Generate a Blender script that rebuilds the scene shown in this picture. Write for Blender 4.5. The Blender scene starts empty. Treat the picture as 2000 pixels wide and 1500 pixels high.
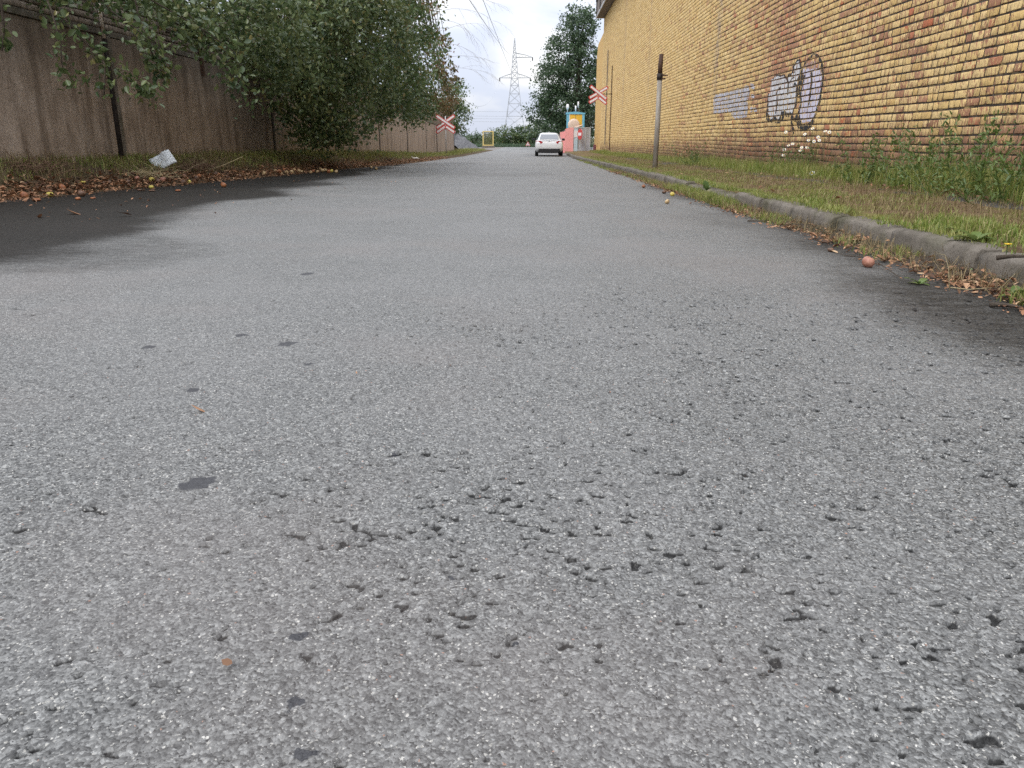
import bpy, math, random
import numpy as np
from mathutils import Vector, Matrix
R = math.radians
random.seed(7); rng = np.random.default_rng(7)
sc = bpy.context.scene
COL = sc.collection

# ------------------------------------------------------------------ camera
CH = 0.62                                    # the phone is held about knee high
cd = bpy.data.cameras.new('camera'); cam = bpy.data.objects.new('camera', cd); COL.objects.link(cam)
cd.sensor_width = 36; cd.lens = 27.0; cd.clip_start = 0.02; cd.clip_end = 4000
cam.location = (0, 0, CH); cam.rotation_euler = (R(90 - 17.745), 0, R(1.637))
sc.camera = cam

# ------------------------------------------------------------------ sky: overcast
SUN_EL, SUN_AZ = 50, -145                    # degrees; azimuth from the road direction, negative = left
w = bpy.data.worlds.new('World'); sc.world = w; w.use_nodes = True
nt = w.node_tree; nt.nodes.clear()
def wn(t, **k):
    n = nt.nodes.new(t)
    for a, b in k.items(): setattr(n, a, b)
    return n
out = wn('ShaderNodeOutputWorld'); mixs = wn('ShaderNodeMixShader')
sky = wn('ShaderNodeTexSky', sky_type='NISHITA', sun_disc=False, sun_elevation=R(SUN_EL), sun_rotation=R(SUN_AZ))
b1 = wn('ShaderNodeBackground'); b1.inputs[1].default_value = 0.1
b2 = wn('ShaderNodeBackground')
nt.links.new(sky.outputs[0], b1.inputs[0])
tc = wn('ShaderNodeTexCoord'); sep = wn('ShaderNodeSeparateXYZ')
nt.links.new(tc.outputs['Generated'], sep.inputs[0])
mp = wn('ShaderNodeMapping'); mp.inputs['Scale'].default_value = (1, 1, 2.6); mp.inputs['Location'].default_value = (.35, 0, .12)
nt.links.new(tc.outputs['Generated'], mp.inputs[0])
cl = wn('ShaderNodeTexNoise'); cl.inputs['Scale'].default_value = 5.5; cl.inputs['Detail'].default_value = 6; cl.inputs['Roughness'].default_value = .5
cl.inputs['Distortion'].default_value = .4
nt.links.new(mp.outputs[0], cl.inputs['Vector'])
cr = wn('ShaderNodeValToRGB')
cr.color_ramp.elements[0].position = .40; cr.color_ramp.elements[0].color = (.70, .755, .90, 1)
cr.color_ramp.elements[1].position = .60; cr.color_ramp.elements[1].color = (1, 1, 1, 1)
nt.links.new(cl.outputs[0], cr.inputs[0]); nt.links.new(cr.outputs[0], b2.inputs[0])
mx = wn('ShaderNodeMath', operation='MAXIMUM'); mx.inputs[1].default_value = 0
nt.links.new(sep.outputs[2], mx.inputs[0])
# the standard overcast sky: L = Lz (1 + 2 sin(elevation)) / 3
LZ = 2.25
ma = wn('ShaderNodeMath', operation='MULTIPLY_ADD'); ma.inputs[1].default_value = 2 * LZ / 3; ma.inputs[2].default_value = LZ / 3
nt.links.new(mx.outputs[0], ma.inputs[0]); nt.links.new(ma.outputs[0], b2.inputs[1])
mixs.inputs[0].default_value = .93
nt.links.new(b1.outputs[0], mixs.inputs[1]); nt.links.new(b2.outputs[0], mixs.inputs[2]); nt.links.new(mixs.outputs[0], out.inputs[0])

sl = bpy.data.lights.new('sun', 'SUN'); so = bpy.data.objects.new('sun', sl); COL.objects.link(so)
sl.energy = 1.2; sl.angle = R(25); sl.color = (1, .965, .91)
el, az = R(SUN_EL), R(SUN_AZ)
so.rotation_euler = Vector((-math.sin(az) * math.cos(el), -math.cos(az) * math.cos(el), -math.sin(el))).to_track_quat('-Z', 'Y').to_euler()
so.location = (-20, -5, 30)

sc.view_settings.view_transform = 'Standard'; sc.view_settings.look = 'None'
sc.view_settings.exposure = 0.40; sc.view_settings.gamma = 1
sc.view_settings.use_curve_mapping = False
sc.render.engine = 'CYCLES'
sc.cycles.max_bounces = 4; sc.cycles.transparent_max_bounces = 8
sc.cycles.use_denoising = False

# ------------------------------------------------------------------ numeric helpers
def sm(a, b, x):
    t = np.clip((np.asarray(x, float) - a) / (b - a), 0, 1); return t * t * (3 - 2 * t)
def _h(ix, iy, s):
    n = (ix * 374761393 + iy * 668265263 + s * 1442695041) & 0xffffffff
    n = ((n ^ (n >> 13)) * 1274126177) & 0xffffffff
    return ((n ^ (n >> 16)) & 0xffffff) / float(0xffffff)
def vn(x, y, s=0):
    x = np.asarray(x, float); y = np.asarray(y, float)
    fx = np.floor(x); fy = np.floor(y); ix = fx.astype(np.int64); iy = fy.astype(np.int64)
    u = x - fx; v = y - fy; u = u * u * (3 - 2 * u); v = v * v * (3 - 2 * v)
    a = _h(ix, iy, s); b = _h(ix + 1, iy, s); c = _h(ix, iy + 1, s); d = _h(ix + 1, iy + 1, s)
    return (a * (1 - u) + b * u) * (1 - v) + (c * (1 - u) + d * u) * v
def fbm(x, y, s=0, o=4):
    t = 0; a = .5; n = 0
    for i in range(o):
        t = t + a * vn(x * 2 ** i, y * 2 ** i, s + i * 17); n += a; a *= .5
    return t / n
def gz(y):                                    # the road runs 1 % downhill, then level
    y = np.asarray(y, float)
    return np.where(y < 45, -.01 * y, np.where(y > 55, -.5, -.45 - .01 * (y - 45) + .0005 * (y - 45) ** 2))
def RZ(x, y):                                 # road surface
    x = np.asarray(x, float); y = np.asarray(y, float)
    return gz(y) + .075 * sm(-1.5, -5.4, x) * (1 - sm(14, 34, y)) - .012 * sm(1.2, 2.2, x) + .012 * (fbm(x * .5, y * .35, 3) - .5)
KX = 2.25                                     # foot of the kerb
WX = 4.9                                      # face of the yellow brick wall
LX = -6.5                                     # face of the concrete wall
def edgeL(y): return np.interp(y, [-5, 6, 9, 15, 28, 45, 61, 75], [-5.5, -5.5, -5.45, -5.05, -4.85, -4.75, -4.4, -4.0])
def VL(x, y):                                 # left verge
    e = edgeL(y) + .22 * (fbm(np.asarray(y) * .9, np.asarray(x) * .9, 5) - .5) + .1 * (vn(np.asarray(y) * 4, np.asarray(x) * 4, 9) - .5)
    bank = .27 * (1 - sm(22, 58, y)) + .07
    return RZ(x, y) - .02 + .045 * sm(0, -.12, x - e) + bank * sm(0, -1.15, x - e) + .05 * (fbm(x * 2.2, y * 2.2, 21) - .5) * sm(0, -.3, x - e)
def VR(x, y):                                 # right verge behind the kerb
    x = np.asarray(x, float); y = np.asarray(y, float)
    return gz(y) + .136 + .045 * sm(2.5, 4.6, x) + .05 * (fbm(x * 1.1, y * 1.1, 31) - .5) + .02 * (fbm(x * 6, y * 6, 37) - .5) - .02 * sm(50, 60, y)

# ------------------------------------------------------------------ object helpers
def link(o, parent=None):
    COL.objects.link(o)
    if parent is not None: o.parent = parent
    return o
def tag(o, label=None, cat=None, group=None, kind=None):
    if label: o['label'] = label
    if cat: o['category'] = cat
    if group: o['group'] = group
    if kind: o['kind'] = kind
    return o
def thing(name, label, cat, loc=(0, 0, 0), rz=0, group=None):
    o = bpy.data.objects.new(name, None); o.empty_display_size = .1
    o.location = loc; o.rotation_euler = (0, 0, rz); link(o); return tag(o, label, cat, group)
def npmesh(name, V, F, mat=None, smooth=False):
    V = np.asarray(V, np.float32); F = np.asarray(F, np.int32); k = F.shape[1]
    me = bpy.data.meshes.new(name)
    me.vertices.add(len(V)); me.vertices.foreach_set('co', V.ravel())
    me.loops.add(F.size); me.loops.foreach_set('vertex_index', F.ravel())
    me.polygons.add(len(F)); me.polygons.foreach_set('loop_start', np.arange(0, F.size, k, dtype=np.int32))
    if smooth: me.polygons.foreach_set('use_smooth', np.ones(len(F), bool))
    me.update(calc_edges=True); me.validate()
    if mat: me.materials.append(mat)
    return me
def npobj(name, V, F, mat, parent=None, smooth=False):
    return link(bpy.data.objects.new(name, npmesh(name, V, F, mat, smooth)), parent)
def gridF(nx, ny):
    i = np.arange((nx - 1) * (ny - 1)); a = (i // (nx - 1)) * nx + i % (nx - 1)
    return np.stack([a, a + 1, a + nx + 1, a + nx], 1)
def sheet(name, xs, ys, fz, mat, parent=None, smooth=True):
    X, Y = np.meshgrid(xs, ys); Z = fz(X, Y)
    return npobj(name, np.stack([X, Y, Z], -1).reshape(-1, 3), gridF(len(xs), len(ys)), mat, parent, smooth)
class MB:
    def __init__(s): s.v = []; s.f = []
    def box(s, c, d, rot=None, taper=1.0):
        b = len(s.v); m = rot or Matrix.Identity(3)
        for z in (-1, 1):
            for x, y in ((-1, -1), (1, -1), (1, 1), (-1, 1)):
                t = taper if z > 0 else 1
                s.v.append(Vector(c) + m @ Vector((x * d[0] / 2 * t, y * d[1] / 2 * t, z * d[2] / 2)))
        s.f += [[b + i for i in q] for q in ((3, 2, 1, 0), (4, 5, 6, 7), (0, 1, 5, 4), (1, 2, 6, 5), (2, 3, 7, 6), (3, 0, 4, 7))]
        return s
    def tube(s, pts, r, n=8, cap=True):
        b = len(s.v); pts = [Vector(p) for p in pts]; rs = r if hasattr(r, '__len__') else [r] * len(pts)
        for i, p in enumerate(pts):
            d = (pts[min(i + 1, len(pts) - 1)] - pts[max(i - 1, 0)]).normalized()
            u = d.cross(Vector((0, 0, 1)))
            if u.length < .05: u = d.cross(Vector((1, 0, 0)))
            u.normalize(); v = d.cross(u)
            for k in range(n):
                a = 2 * math.pi * k / n; s.v.append(p + (u * math.cos(a) + v * math.sin(a)) * rs[i])
        for i in range(len(pts) - 1):
            for k in range(n):
                a = b + i * n + k; c = b + i * n + (k + 1) % n
                s.f.append([a, c, c + n, a + n])
        if cap: s.f.append([b + k for k in range(n)][::-1]); e = b + (len(pts) - 1) * n; s.f.append([e + k for k in range(n)])
        return s
    def bar(s, a, b, wd):
        return s.tube([a, b], wd / 2 * 1.414, 4)
    def prism(s, poly, org, ux, uy, thick):     # polygon in the plane ux, uy, thick along ux x uy
        org, ux, uy = Vector(org), Vector(ux), Vector(uy); nn = ux.cross(uy).normalized(); b = len(s.v); n = len(poly)
        for t in (0, 1):
            for x, y in poly: s.v.append(org + ux * x + uy * y + nn * (t * thick))
        s.f.append([b + i for i in range(n)][::-1]); s.f.append([b + n + i for i in range(n)])
        for i in range(n): j = (i + 1) % n; s.f.append([b + i, b + j, b + n + j, b + n + i])
        return s
    def obj(s, name, mat, parent=None, smooth=False, bevel=0):
        me = bpy.data.meshes.new(name); me.from_pydata([tuple(v) for v in s.v], [], s.f); me.update()
        if mat: me.materials.append(mat)
        if smooth: me.polygons.foreach_set('use_smooth', [True] * len(me.polygons))
        o = link(bpy.data.objects.new(name, me), parent)
        if bevel:
            m = o.modifiers.new('bevel', 'BEVEL'); m.width = bevel; m.segments = 2; m.limit_method = 'ANGLE'
        return o

# ------------------------------------------------------------------ material helpers
class NT:
    def __init__(s, name):
        s.m = bpy.data.materials.new(name); s.m.use_nodes = True; s.t = s.m.node_tree; s.t.nodes.clear()
        s.o = s.n('ShaderNodeOutputMaterial'); s.b = s.n('ShaderNodeBsdfPrincipled'); s.l(s.b.outputs[0], s.o.inputs[0])
        s.pos = s.n('ShaderNodeNewGeometry'); s.P = s.pos.outputs['Position']
    def n(s, t, **k):
        x = s.t.nodes.new(t)
        for a, b in k.items(): setattr(x, a, b)
        return x
    def l(s, a, b): s.t.links.new(a, b)
    def put(s, inp, v):
        if hasattr(v, 'is_linked') or hasattr(v, 'links'): s.l(v, inp)
        else: inp.default_value = v
    def math(s, op, a, b=None, c=None, clamp=False):
        x = s.n('ShaderNodeMath', operation=op, use_clamp=clamp); s.put(x.inputs[0], a)
        if b is not None: s.put(x.inputs[1], b)
        if c is not None: s.put(x.inputs[2], c)
        return x.outputs[0]
    def scale(s, v=None, sc=(1, 1, 1), loc=(0, 0, 0)):
        x = s.n('ShaderNodeMapping'); s.put(x.inputs[0], v or s.P); x.inputs['Scale'].default_value = sc; x.inputs['Location'].default_value = loc
        return x.outputs[0]
    def noise(s, scale, detail=4, rough=.55, v=None, dist=0):
        x = s.n('ShaderNodeTexNoise'); s.put(x.inputs['Vector'], v or s.P)
        x.inputs['Scale'].default_value = scale; x.inputs['Detail'].default_value = detail; x.inputs['Roughness'].default_value = rough
        x.inputs['Distortion'].default_value = dist
        return x.outputs[0]
    def vor(s, scale, v=None, feature='F1'):
        x = s.n('ShaderNodeTexVoronoi', feature=feature); s.put(x.inputs['Vector'], v or s.P); x.inputs['Scale'].default_value = scale
        return x
    def ramp(s, f, stops, interp='LINEAR'):
        x = s.n('ShaderNodeValToRGB'); s.put(x.inputs[0], f); e = x.color_ramp.elements; x.color_ramp.interpolation = interp
        while len(e) > len(stops): e.remove(e[-1])
        while len(e) < len(stops): e.new(1)
        for k, (p, c) in enumerate(stops):
            e[k].position = p; e[k].color = (*c, 1) if hasattr(c, '__len__') else (c, c, c, 1)
        return x.outputs[0]
    def step(s, v, a, b):                       # smoothstep
        x = s.n('ShaderNodeMapRange', interpolation_type='SMOOTHSTEP'); s.put(x.inputs[0], v)
        s.put(x.inputs[1], a); s.put(x.inputs[2], b); return x.outputs[0]
    def mix(s, f, a, b, mode='MIX'):
        x = s.n('ShaderNodeMix', data_type='RGBA', blend_type=mode); s.put(x.inputs[0], f)
        for k, v in ((6, a), (7, b)):
            s.put(x.inputs[k], (*v, 1) if (hasattr(v, '__len__') and len(v) == 3 and not hasattr(v, 'links')) else v)
        return x.outputs[2]
    def attr(s, name):
        x = s.n('ShaderNodeAttribute', attribute_name=name); return x
    def xyz(s):
        x = s.n('ShaderNodeSeparateXYZ'); s.l(s.P, x.inputs[0]); return x.outputs
    def rnd(s):                                 # a random number for each loose piece and each object
        oi = s.n('ShaderNodeObjectInfo')
        return s.math('FRACT', s.math('ADD', s.pos.outputs['Random Per Island'], s.math('MULTIPLY', oi.outputs['Random'], 7.31)))
    def bump(s, h, strength=.5, dist=.01, prev=None):
        x = s.n('ShaderNodeBump'); s.put(x.inputs['Height'], h); x.inputs['Strength'].default_value = strength; x.inputs['Distance'].default_value = dist
        if prev is not None: s.l(prev, x.inputs['Normal'])
        return x.outputs[0]
    def fin(s, col, rough=.7, normal=None, spec=.4, metal=0, trans=0):
        b = s.b; s.put(b.inputs['Base Color'], (*col, 1) if (isinstance(col, tuple) and len(col) == 3) else col)
        s.put(b.inputs['Roughness'], rough); s.put(b.inputs['Specular IOR Level'], spec); b.inputs['Metallic'].default_value = metal
        if normal is not None: s.l(normal, b.inputs['Normal'])
        if trans:
            t = s.n('ShaderNodeBsdfTranslucent'); s.put(t.inputs[0], (*col, 1) if isinstance(col, tuple) else col)
            m = s.n('ShaderNodeMixShader'); m.inputs[0].default_value = trans
            s.l(b.outputs[0], m.inputs[1]); s.l(t.outputs[0], m.inputs[2]); s.l(m.outputs[0], s.o.inputs[0])
        return s.m
def paint(name, col, rough=.5, spec=.4, metal=0, wear=.12, scale=9):
    t = NT(name); f = t.noise(scale, 5, .6)
    c = t.mix(t.math('MULTIPLY', t.step(f, .45, .75), 1.0), col, tuple(x * (1 - wear * 2) for x in col))
    return t.fin(c, rough, t.bump(t.noise(scale * 12, 3), .15, .002), spec, metal)

# asphalt ---------------------------------------------------------------
def m_asphalt():
    t = NT('asphalt')
    v1 = t.vor(270); v2 = t.vor(140); jt = t.n('ShaderNodeTexNoise'); t.l(t.P, jt.inputs['Vector']); jt.inputs['Scale'].default_value = 420; jt.inputs['Detail'].default_value = 1
    jv = t.n('ShaderNodeVectorMath', operation='MULTIPLY_ADD'); t.l(jt.outputs['Color'], jv.inputs[0]); jv.inputs[1].default_value = (.0045, .0045, .0045); t.l(t.P, jv.inputs[2])
    v4 = t.vor(215, t.scale(jv.outputs[0], loc=(3.3, 1.7, 0)))
    def ch(v, k):
        x = t.n('ShaderNodeSeparateColor'); t.l(v.outputs['Color'], x.inputs[0]); return x.outputs[k]
    c = t.mix(.40, t.ramp(ch(v1, 0), [(0, .015), (.3, .075), (.6, .145), (.85, .23), (1, .36)]), t.ramp(ch(v2, 0), [(0, .018), (.25, .085), (.65, .15), (.9, .24), (1, .40)]))
    size = t.math('MULTIPLY_ADD', ch(v4, 2), .30, .16); on = t.math('LESS_THAN', v4.outputs['Distance'], size)
    c = t.mix(t.math('MULTIPLY', on, t.math('GREATER_THAN', ch(v4, 0), .79)), c, t.mix(ch(v2, 1), (.32, .31, .29), (.60, .58, .555)))
    c = t.mix(t.math('MULTIPLY', on, t.math('LESS_THAN', ch(v4, 0), .16)), c, (.022, .021, .021))
    c = t.mix(t.math('MULTIPLY', on, t.math('GREATER_THAN', ch(v4, 1), .993)), c, (.34, .19, .14))
    c = t.mix(1, c, (.885, .89, .855), 'MULTIPLY')
    big = t.noise(1.1, 4, .6); c = t.mix(t.math('MULTIPLY', t.step(big, .35, .7), .22), c, (.21, .205, .20))
    # pits where stones have come out: bitumen, plus their inner shade as near-black
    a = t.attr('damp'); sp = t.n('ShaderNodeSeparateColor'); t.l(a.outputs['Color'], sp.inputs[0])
    pit_shade = t.step(sp.outputs[2], .30, .65); c = t.mix(t.math('MULTIPLY', pit_shade, .80), c, (.016, .016, .0165))
    # warm dust
    c = t.mix(t.math('MULTIPLY', t.step(t.noise(.7, 4, .6, t.scale(loc=(7, 3, 0))), .48, .7), .22), c, (.19, .16, .145))
    # tar spots: x, y, rx, ry
    dp = t.n('ShaderNodeVectorMath', operation='ADD'); t.l(t.P, dp.inputs[0])
    nz = t.n('ShaderNodeTexNoise'); t.l(t.P, nz.inputs['Vector']); nz.inputs['Scale'].default_value = 38; nz.inputs['Detail'].default_value = 4
    off = t.n('ShaderNodeVectorMath', operation='MULTIPLY_ADD'); t.l(nz.outputs['Color'], off.inputs[0]); off.inputs[1].default_value = (.05, .05, 0); off.inputs[2].default_value = (-.025, -.025, 0)
    t.l(off.outputs[0], dp.inputs[1])
    best = None
    for (x, y, rx, ry) in SPOTS:
        q = t.scale(dp.outputs[0], (1 / rx, 1 / ry, 0), (-x / rx, -y / ry, 0))
        ln = t.n('ShaderNodeVectorMath', operation='LENGTH'); t.l(q, ln.inputs[0])
        best = ln.outputs['Value'] if best is None else t.math('MINIMUM', best, ln.outputs['Value'])
    spot = t.math('SUBTRACT', 1, t.step(best, .85, 1.05))
    c = t.mix(t.math('MULTIPLY', spot, .93), c, (.026, .026, .030))
    # damp and dirt, laid down with the mesh, broken up here
    brk = t.math('MULTIPLY_ADD', t.noise(1, 6, .75, t.scale(sc=(5, 14, 1))), .62, t.math('MULTIPLY', t.noise(1, 3, .7, t.scale(sc=(26, 60, 1))), .38))
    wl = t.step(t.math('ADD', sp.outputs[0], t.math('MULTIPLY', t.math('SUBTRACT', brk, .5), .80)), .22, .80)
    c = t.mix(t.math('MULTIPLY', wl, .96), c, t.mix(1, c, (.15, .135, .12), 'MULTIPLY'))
    dirt = t.step(t.math('ADD', sp.outputs[1], t.math('MULTIPLY', t.math('SUBTRACT', t.noise(17, 5, .7), .5), .8)), .35, .75)
    c = t.mix(t.math('MULTIPLY', dirt, .75), c, t.mix(t.noise(90, 2), (.055, .042, .034), (.16, .125, .10)))
    rough = t.math('MULTIPLY_ADD', wl, -.02, .62)
    h = t.math('ADD', t.math('MULTIPLY', v1.outputs['Distance'], .55), t.math('MULTIPLY', v2.outputs['Distance'], .8))
    n1 = t.bump(t.math('SUBTRACT', 1, h), .75, .004)
    return t.fin(c, rough, n1, t.math('MULTIPLY', t.math('SUBTRACT', 1, pit_shade), t.math('MULTIPLY_ADD', wl, -.42, .52)))
SPOTS = []
def unproj(px, py, zoff=0.0, surf=RZ):          # a point of the ground the photograph shows at px, py
    th, ph = R(17.745), R(1.637)
    fw = np.array([-math.sin(ph) * math.cos(th), math.cos(ph) * math.cos(th), -math.sin(th)])
    rt = np.array([math.cos(ph), math.sin(ph), 0]); up = np.cross(rt, fw)
    r = fw + rt * (px - 1000) / 1500 + up * (750 - py) / 1500
    ts = np.geomspace(.5, 300, 6000); P = np.array([0, 0, CH]) + ts[:, None] * r
    hit = np.nonzero(P[:, 2] <= surf(P[:, 0], P[:, 1]) + zoff)[0]
    return P[hit[0]] if len(hit) else P[-1]
for (px, py, rp, q) in [(388, 942, 33, 1.0), (577, 1243, 24, .5), (575, 1374, 21, .85), (595, 1477, 34, .6), (560, 671, 16, 1.2), (292, 677, 13, 1.1),
                    (600, 535, 12, 1.6), (375, 762, 11, 1.3), (760, 889, 12, .8), (470, 655, 13, 1.2), (602, 711, 10, 1.0), (880, 1130, 9, .7), (1000, 1255, 9, .6)]:
    p = unproj(px, py); q2 = unproj(px + rp, py)
    SPOTS.append((p[0], p[1], q2[0] - p[0], (q2[0] - p[0]) * q))
M_ASPH = m_asphalt()

def m_soil(name, a, b, c3, moss=(.07, .075, .022), mossy=.5):
    t = NT(name); n = t.noise(5, 6, .65); c = t.ramp(n, [(.3, a), (.5, b), (.7, c3)])
    c = t.mix(t.math('MULTIPLY', t.step(t.noise(1.4, 5, .6, t.scale(loc=(3, 9, 0))), .48, .60), mossy), c, moss)
    c = t.mix(t.math('MULTIPLY', t.step(t.noise(70, 3, .7), .52, .7), .5), c, tuple(x * 1.9 for x in b))
    return t.fin(c, .95, t.bump(t.noise(60, 5, .7), .8, .02), .15)
M_SOIL_R = m_soil('verge_soil', (.07, .05, .03), (.15, .10, .058), (.22, .155, .09), (.13, .135, .03), .7)
M_SOIL_L = m_soil('bank_soil', (.045, .034, .022), (.085, .06, .036), (.12, .085, .05), mossy=.35)
M_GUT = m_soil('gutter_dirt', (.032, .026, .021), (.06, .047, .037), (.10, .08, .063), mossy=.25)
M_GROUND = m_soil('field_soil', (.06, .06, .03), (.09, .085, .045), (.11, .10, .06))

def m_brick_yellow():
    t = NT('yellow_painted_brick'); x, y, z = t.xyz(); r = t.rnd()
    r2 = t.math('FRACT', t.math('MULTIPLY', r, 17.3)); r3 = t.math('FRACT', t.math('MULTIPLY', r, 71.7))
    yel = t.ramp(r, [(0, (.64, .43, .17)), (.35, (.76, .535, .225)), (.7, (.82, .60, .285)), (1, (.70, .49, .225))])
    red = t.ramp(r2, [(0, (.34, .165, .095)), (.45, (.42, .21, .125)), (.8, (.50, .255, .155)), (1, (.50, .15, .07))])
    # flaking: runs down the face of each brick
    fl = t.noise(1, 5, .66, t.scale(sc=(1, 30, 10)))
    zone = t.noise(.55, 4, .6, t.scale(sc=(1, 1, 1.0), loc=(0, 4.2, 2)))
    row = t.noise(1, 2, .5, t.scale(sc=(1, .35, 5.0)))
    yb = t.math('SUBTRACT', 1, t.math('MULTIPLY', t.math('ABSOLUTE', t.math('SUBTRACT', y, 16.9)), .62), clamp=True)
    yb = t.math('MULTIPLY', yb, t.step(z, .9, 1.5))
    low = t.math('SUBTRACT', 1, t.step(t.math('ADD', z, t.math('MULTIPLY', y, .009)), .25, 1.10))
    th = t.math('ADD', t.math('MULTIPLY', zone, .42), t.math('MULTIPLY', row, .22))
    th = t.math('ADD', th, t.math('MULTIPLY', yb, .13)); th = t.math('ADD', th, t.math('MULTIPLY', low, .19))
    th = t.math('ADD', th, t.math('MULTIPLY', t.math('SUBTRACT', t.math('POWER', r3, 5), .12), .19))
    lim = t.math('SUBTRACT', 1.10, th)
    far = t.step(y, 20, 34)
    lim = t.math('ADD', lim, t.math('MULTIPLY', far, .10))
    bare = t.step(fl, t.math('SUBTRACT', lim, .24), t.math('SUBTRACT', lim, .17))
    c = t.mix(bare, yel, red)
    # soot in the pores and dirty drips
    so = t.step(t.noise(1, 6, .7, t.scale(sc=(20, 66, 13))), .51, .62); c = t.mix(t.math('MULTIPLY', so, .60), c, (.17, .115, .06))
    dr = t.step(t.noise(1, 5, .65, t.scale(sc=(1, 14, .9), loc=(0, 1.3, 0))), .50, .68); c = t.mix(t.math('MULTIPLY', dr, .36), c, (.22, .15, .085))
    # old leak stains running down from the eaves
    for (yy, wd, k, cc) in ((22.6, .32, .75, (.33, .25, .20)), (36, .4, .4, (.36, .26, .2)), (46, .5, .45, (.34, .25, .2))):
        d = t.math('ABSOLUTE', t.math('SUBTRACT', t.math('ADD', y, t.math('MULTIPLY', t.noise(2.5, 4), .5)), yy + .25))
        s = t.math('MULTIPLY', t.math('SUBTRACT', 1, t.step(d, wd * .5, wd)), t.step(t.noise(7, 4, .7, t.scale(sc=(1, 1, .6))), .40, .58))
        c = t.mix(t.math('MULTIPLY', s, t.math('MULTIPLY', t.step(z, .3, 3.2), k)), c, cc)
    c = t.mix(t.math('MULTIPLY', t.math('MULTIPLY', low, t.step(t.noise(3.5, 5, .7), .32, .52)), .80), c, (.115, .078, .048))
    h = t.math('SUBTRACT', t.noise(1, 5, .7, t.scale(sc=(45, 75, 20))), t.math('MULTIPLY', bare, .18))
    return t.fin(c, .82, t.bump(h, .55, .012), .25)
def m_plain(name, stops, scale=8, rough=.85, bump=.5, dist=.01, spec=.25, sc3=(1, 1, 1)):
    t = NT(name); n = t.noise(scale, 6, .65, t.scale(sc=sc3)); return t.fin(t.ramp(n, stops), rough, t.bump(t.noise(scale * 6, 5, .7), bump, dist), spec)
M_BRICK = m_brick_yellow()
M_MORTAR = m_plain('mortar', [(.3, (.03, .024, .019)), (.55, (.07, .056, .045)), (.75, (.15, .125, .105))], 14)
def m_wall_mortar():                               # joints: raked, dirty, with joint shade put in as darker colour near the road corner, painted over further along
    t = NT('painted_over_mortar'); x, y, z = t.xyz(); c = t.ramp(t.noise(14, 6, .65), [(.3, (.026, .021, .016)), (.52, (.065, .052, .042)), (.72, (.17, .14, .115))])
    k = t.math('MULTIPLY', t.step(y, 12, 34), .62); p = t.step(t.math('ADD', t.noise(5, 4, .65), t.math('MULTIPLY', k, .45)), .52, .80)
    return t.fin(t.mix(p, c, (.60, .42, .18)), .9, t.bump(t.noise(90, 4, .7), .5, .008), .2)
M_WMORTAR = m_wall_mortar()
def m_concrete_panel():
    t = NT('stained_concrete'); x, y, z = t.xyz()
    base = t.ramp(t.noise(3.2, 6, .65), [(.3, (.30, .235, .18)), (.5, (.40, .32, .255)), (.72, (.48, .40, .33))])
    st = t.noise(1, 6, .68, t.scale(sc=(1, 4.2, .50))); fine = t.noise(1, 5, .7, t.scale(sc=(1, 26, 2.2)))
    c = t.mix(t.math('MULTIPLY', t.step(st, .44, .66), .66), base, (.14, .102, .072))
    c = t.mix(t.math('MULTIPLY', t.step(fine, .50, .70), .26), c, (.11, .085, .065))
    c = t.mix(t.math('MULTIPLY', t.step(t.noise(1, 3, .5, t.scale(sc=(1, 10, .5), loc=(0, 3, 0))), .62, .72), .35), c, (.40, .35, .30))
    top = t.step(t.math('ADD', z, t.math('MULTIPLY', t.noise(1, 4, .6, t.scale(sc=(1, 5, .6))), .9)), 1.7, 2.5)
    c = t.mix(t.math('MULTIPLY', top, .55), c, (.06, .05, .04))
    far = t.step(y, 24, 34); c = t.mix(t.math('MULTIPLY', far, .55), c, (.42, .35, .30), 'MIX')
    c = t.mix(t.math('MULTIPLY', t.math('MULTIPLY', far, t.step(st, .5, .62)), .5), c, (.16, .13, .11))
    pits = t.noise(38, 5, .75); c = t.mix(t.math('MULTIPLY', t.step(pits, .50, .66), .45), c, (.10, .078, .06)); c = t.mix(t.math('MULTIPLY', t.step(pits, .44, .34), .25), c, (.55, .48, .40))
    return t.fin(c, .9, t.bump(t.noise(70, 6, .7), .6, .012), .2)
M_PANEL = m_concrete_panel()
M_WBRICK = (lambda t: t.fin(t.mix(t.step(t.noise(9, 6, .7), .42, .7), t.ramp(t.rnd(), [(0, (.22, .175, .14)), (.5, (.29, .235, .19)), (1, (.36, .30, .245))]), (.12, .10, .08)), .9, t.bump(t.noise(70, 5, .7), .5, .01), .2))(NT('weathered_wall_brick'))
M_KERB = (lambda t: t.fin(t.mix(t.math('MULTIPLY', t.step(t.noise(2.4, 5, .6), .5, .66), .5), t.mix(t.step(t.noise(45, 4, .7), .55, .72), t.ramp(t.noise(6, 6, .65), [(.3, (.10, .088, .072)), (.5, (.165, .145, .12)), (.72, (.23, .205, .175))]), (.06, .052, .042)), (.075, .075, .035)), .92, t.bump(t.noise(55, 6, .75), .8, .012), .2))(NT('weathered_kerb_concrete'))
def m_leaf(name, stops, trans=.3, rough=.42, spec=.5):
    t = NT(name); c = t.ramp(t.rnd(), stops); c = t.mix(t.step(t.noise(1.7, 3, .6), .40, .66), c, t.mix(.5, c, stops[-2][1]))
    return t.fin(c, rough, None, spec, 0, trans)
M_LEAF = m_leaf('apple_leaf', [(0, (.046, .082, .036)), (.4, (.080, .125, .050)), (.75, (.13, .18, .068)), (.93, (.19, .22, .085)), (1, (.24, .19, .07))], .3, .33)
M_LEAF_D = m_leaf('dark_tree_leaf', [(0, (.034, .066, .036)), (.5, (.055, .098, .05)), (.9, (.085, .13, .06)), (1, (.10, .15, .065))])
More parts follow.
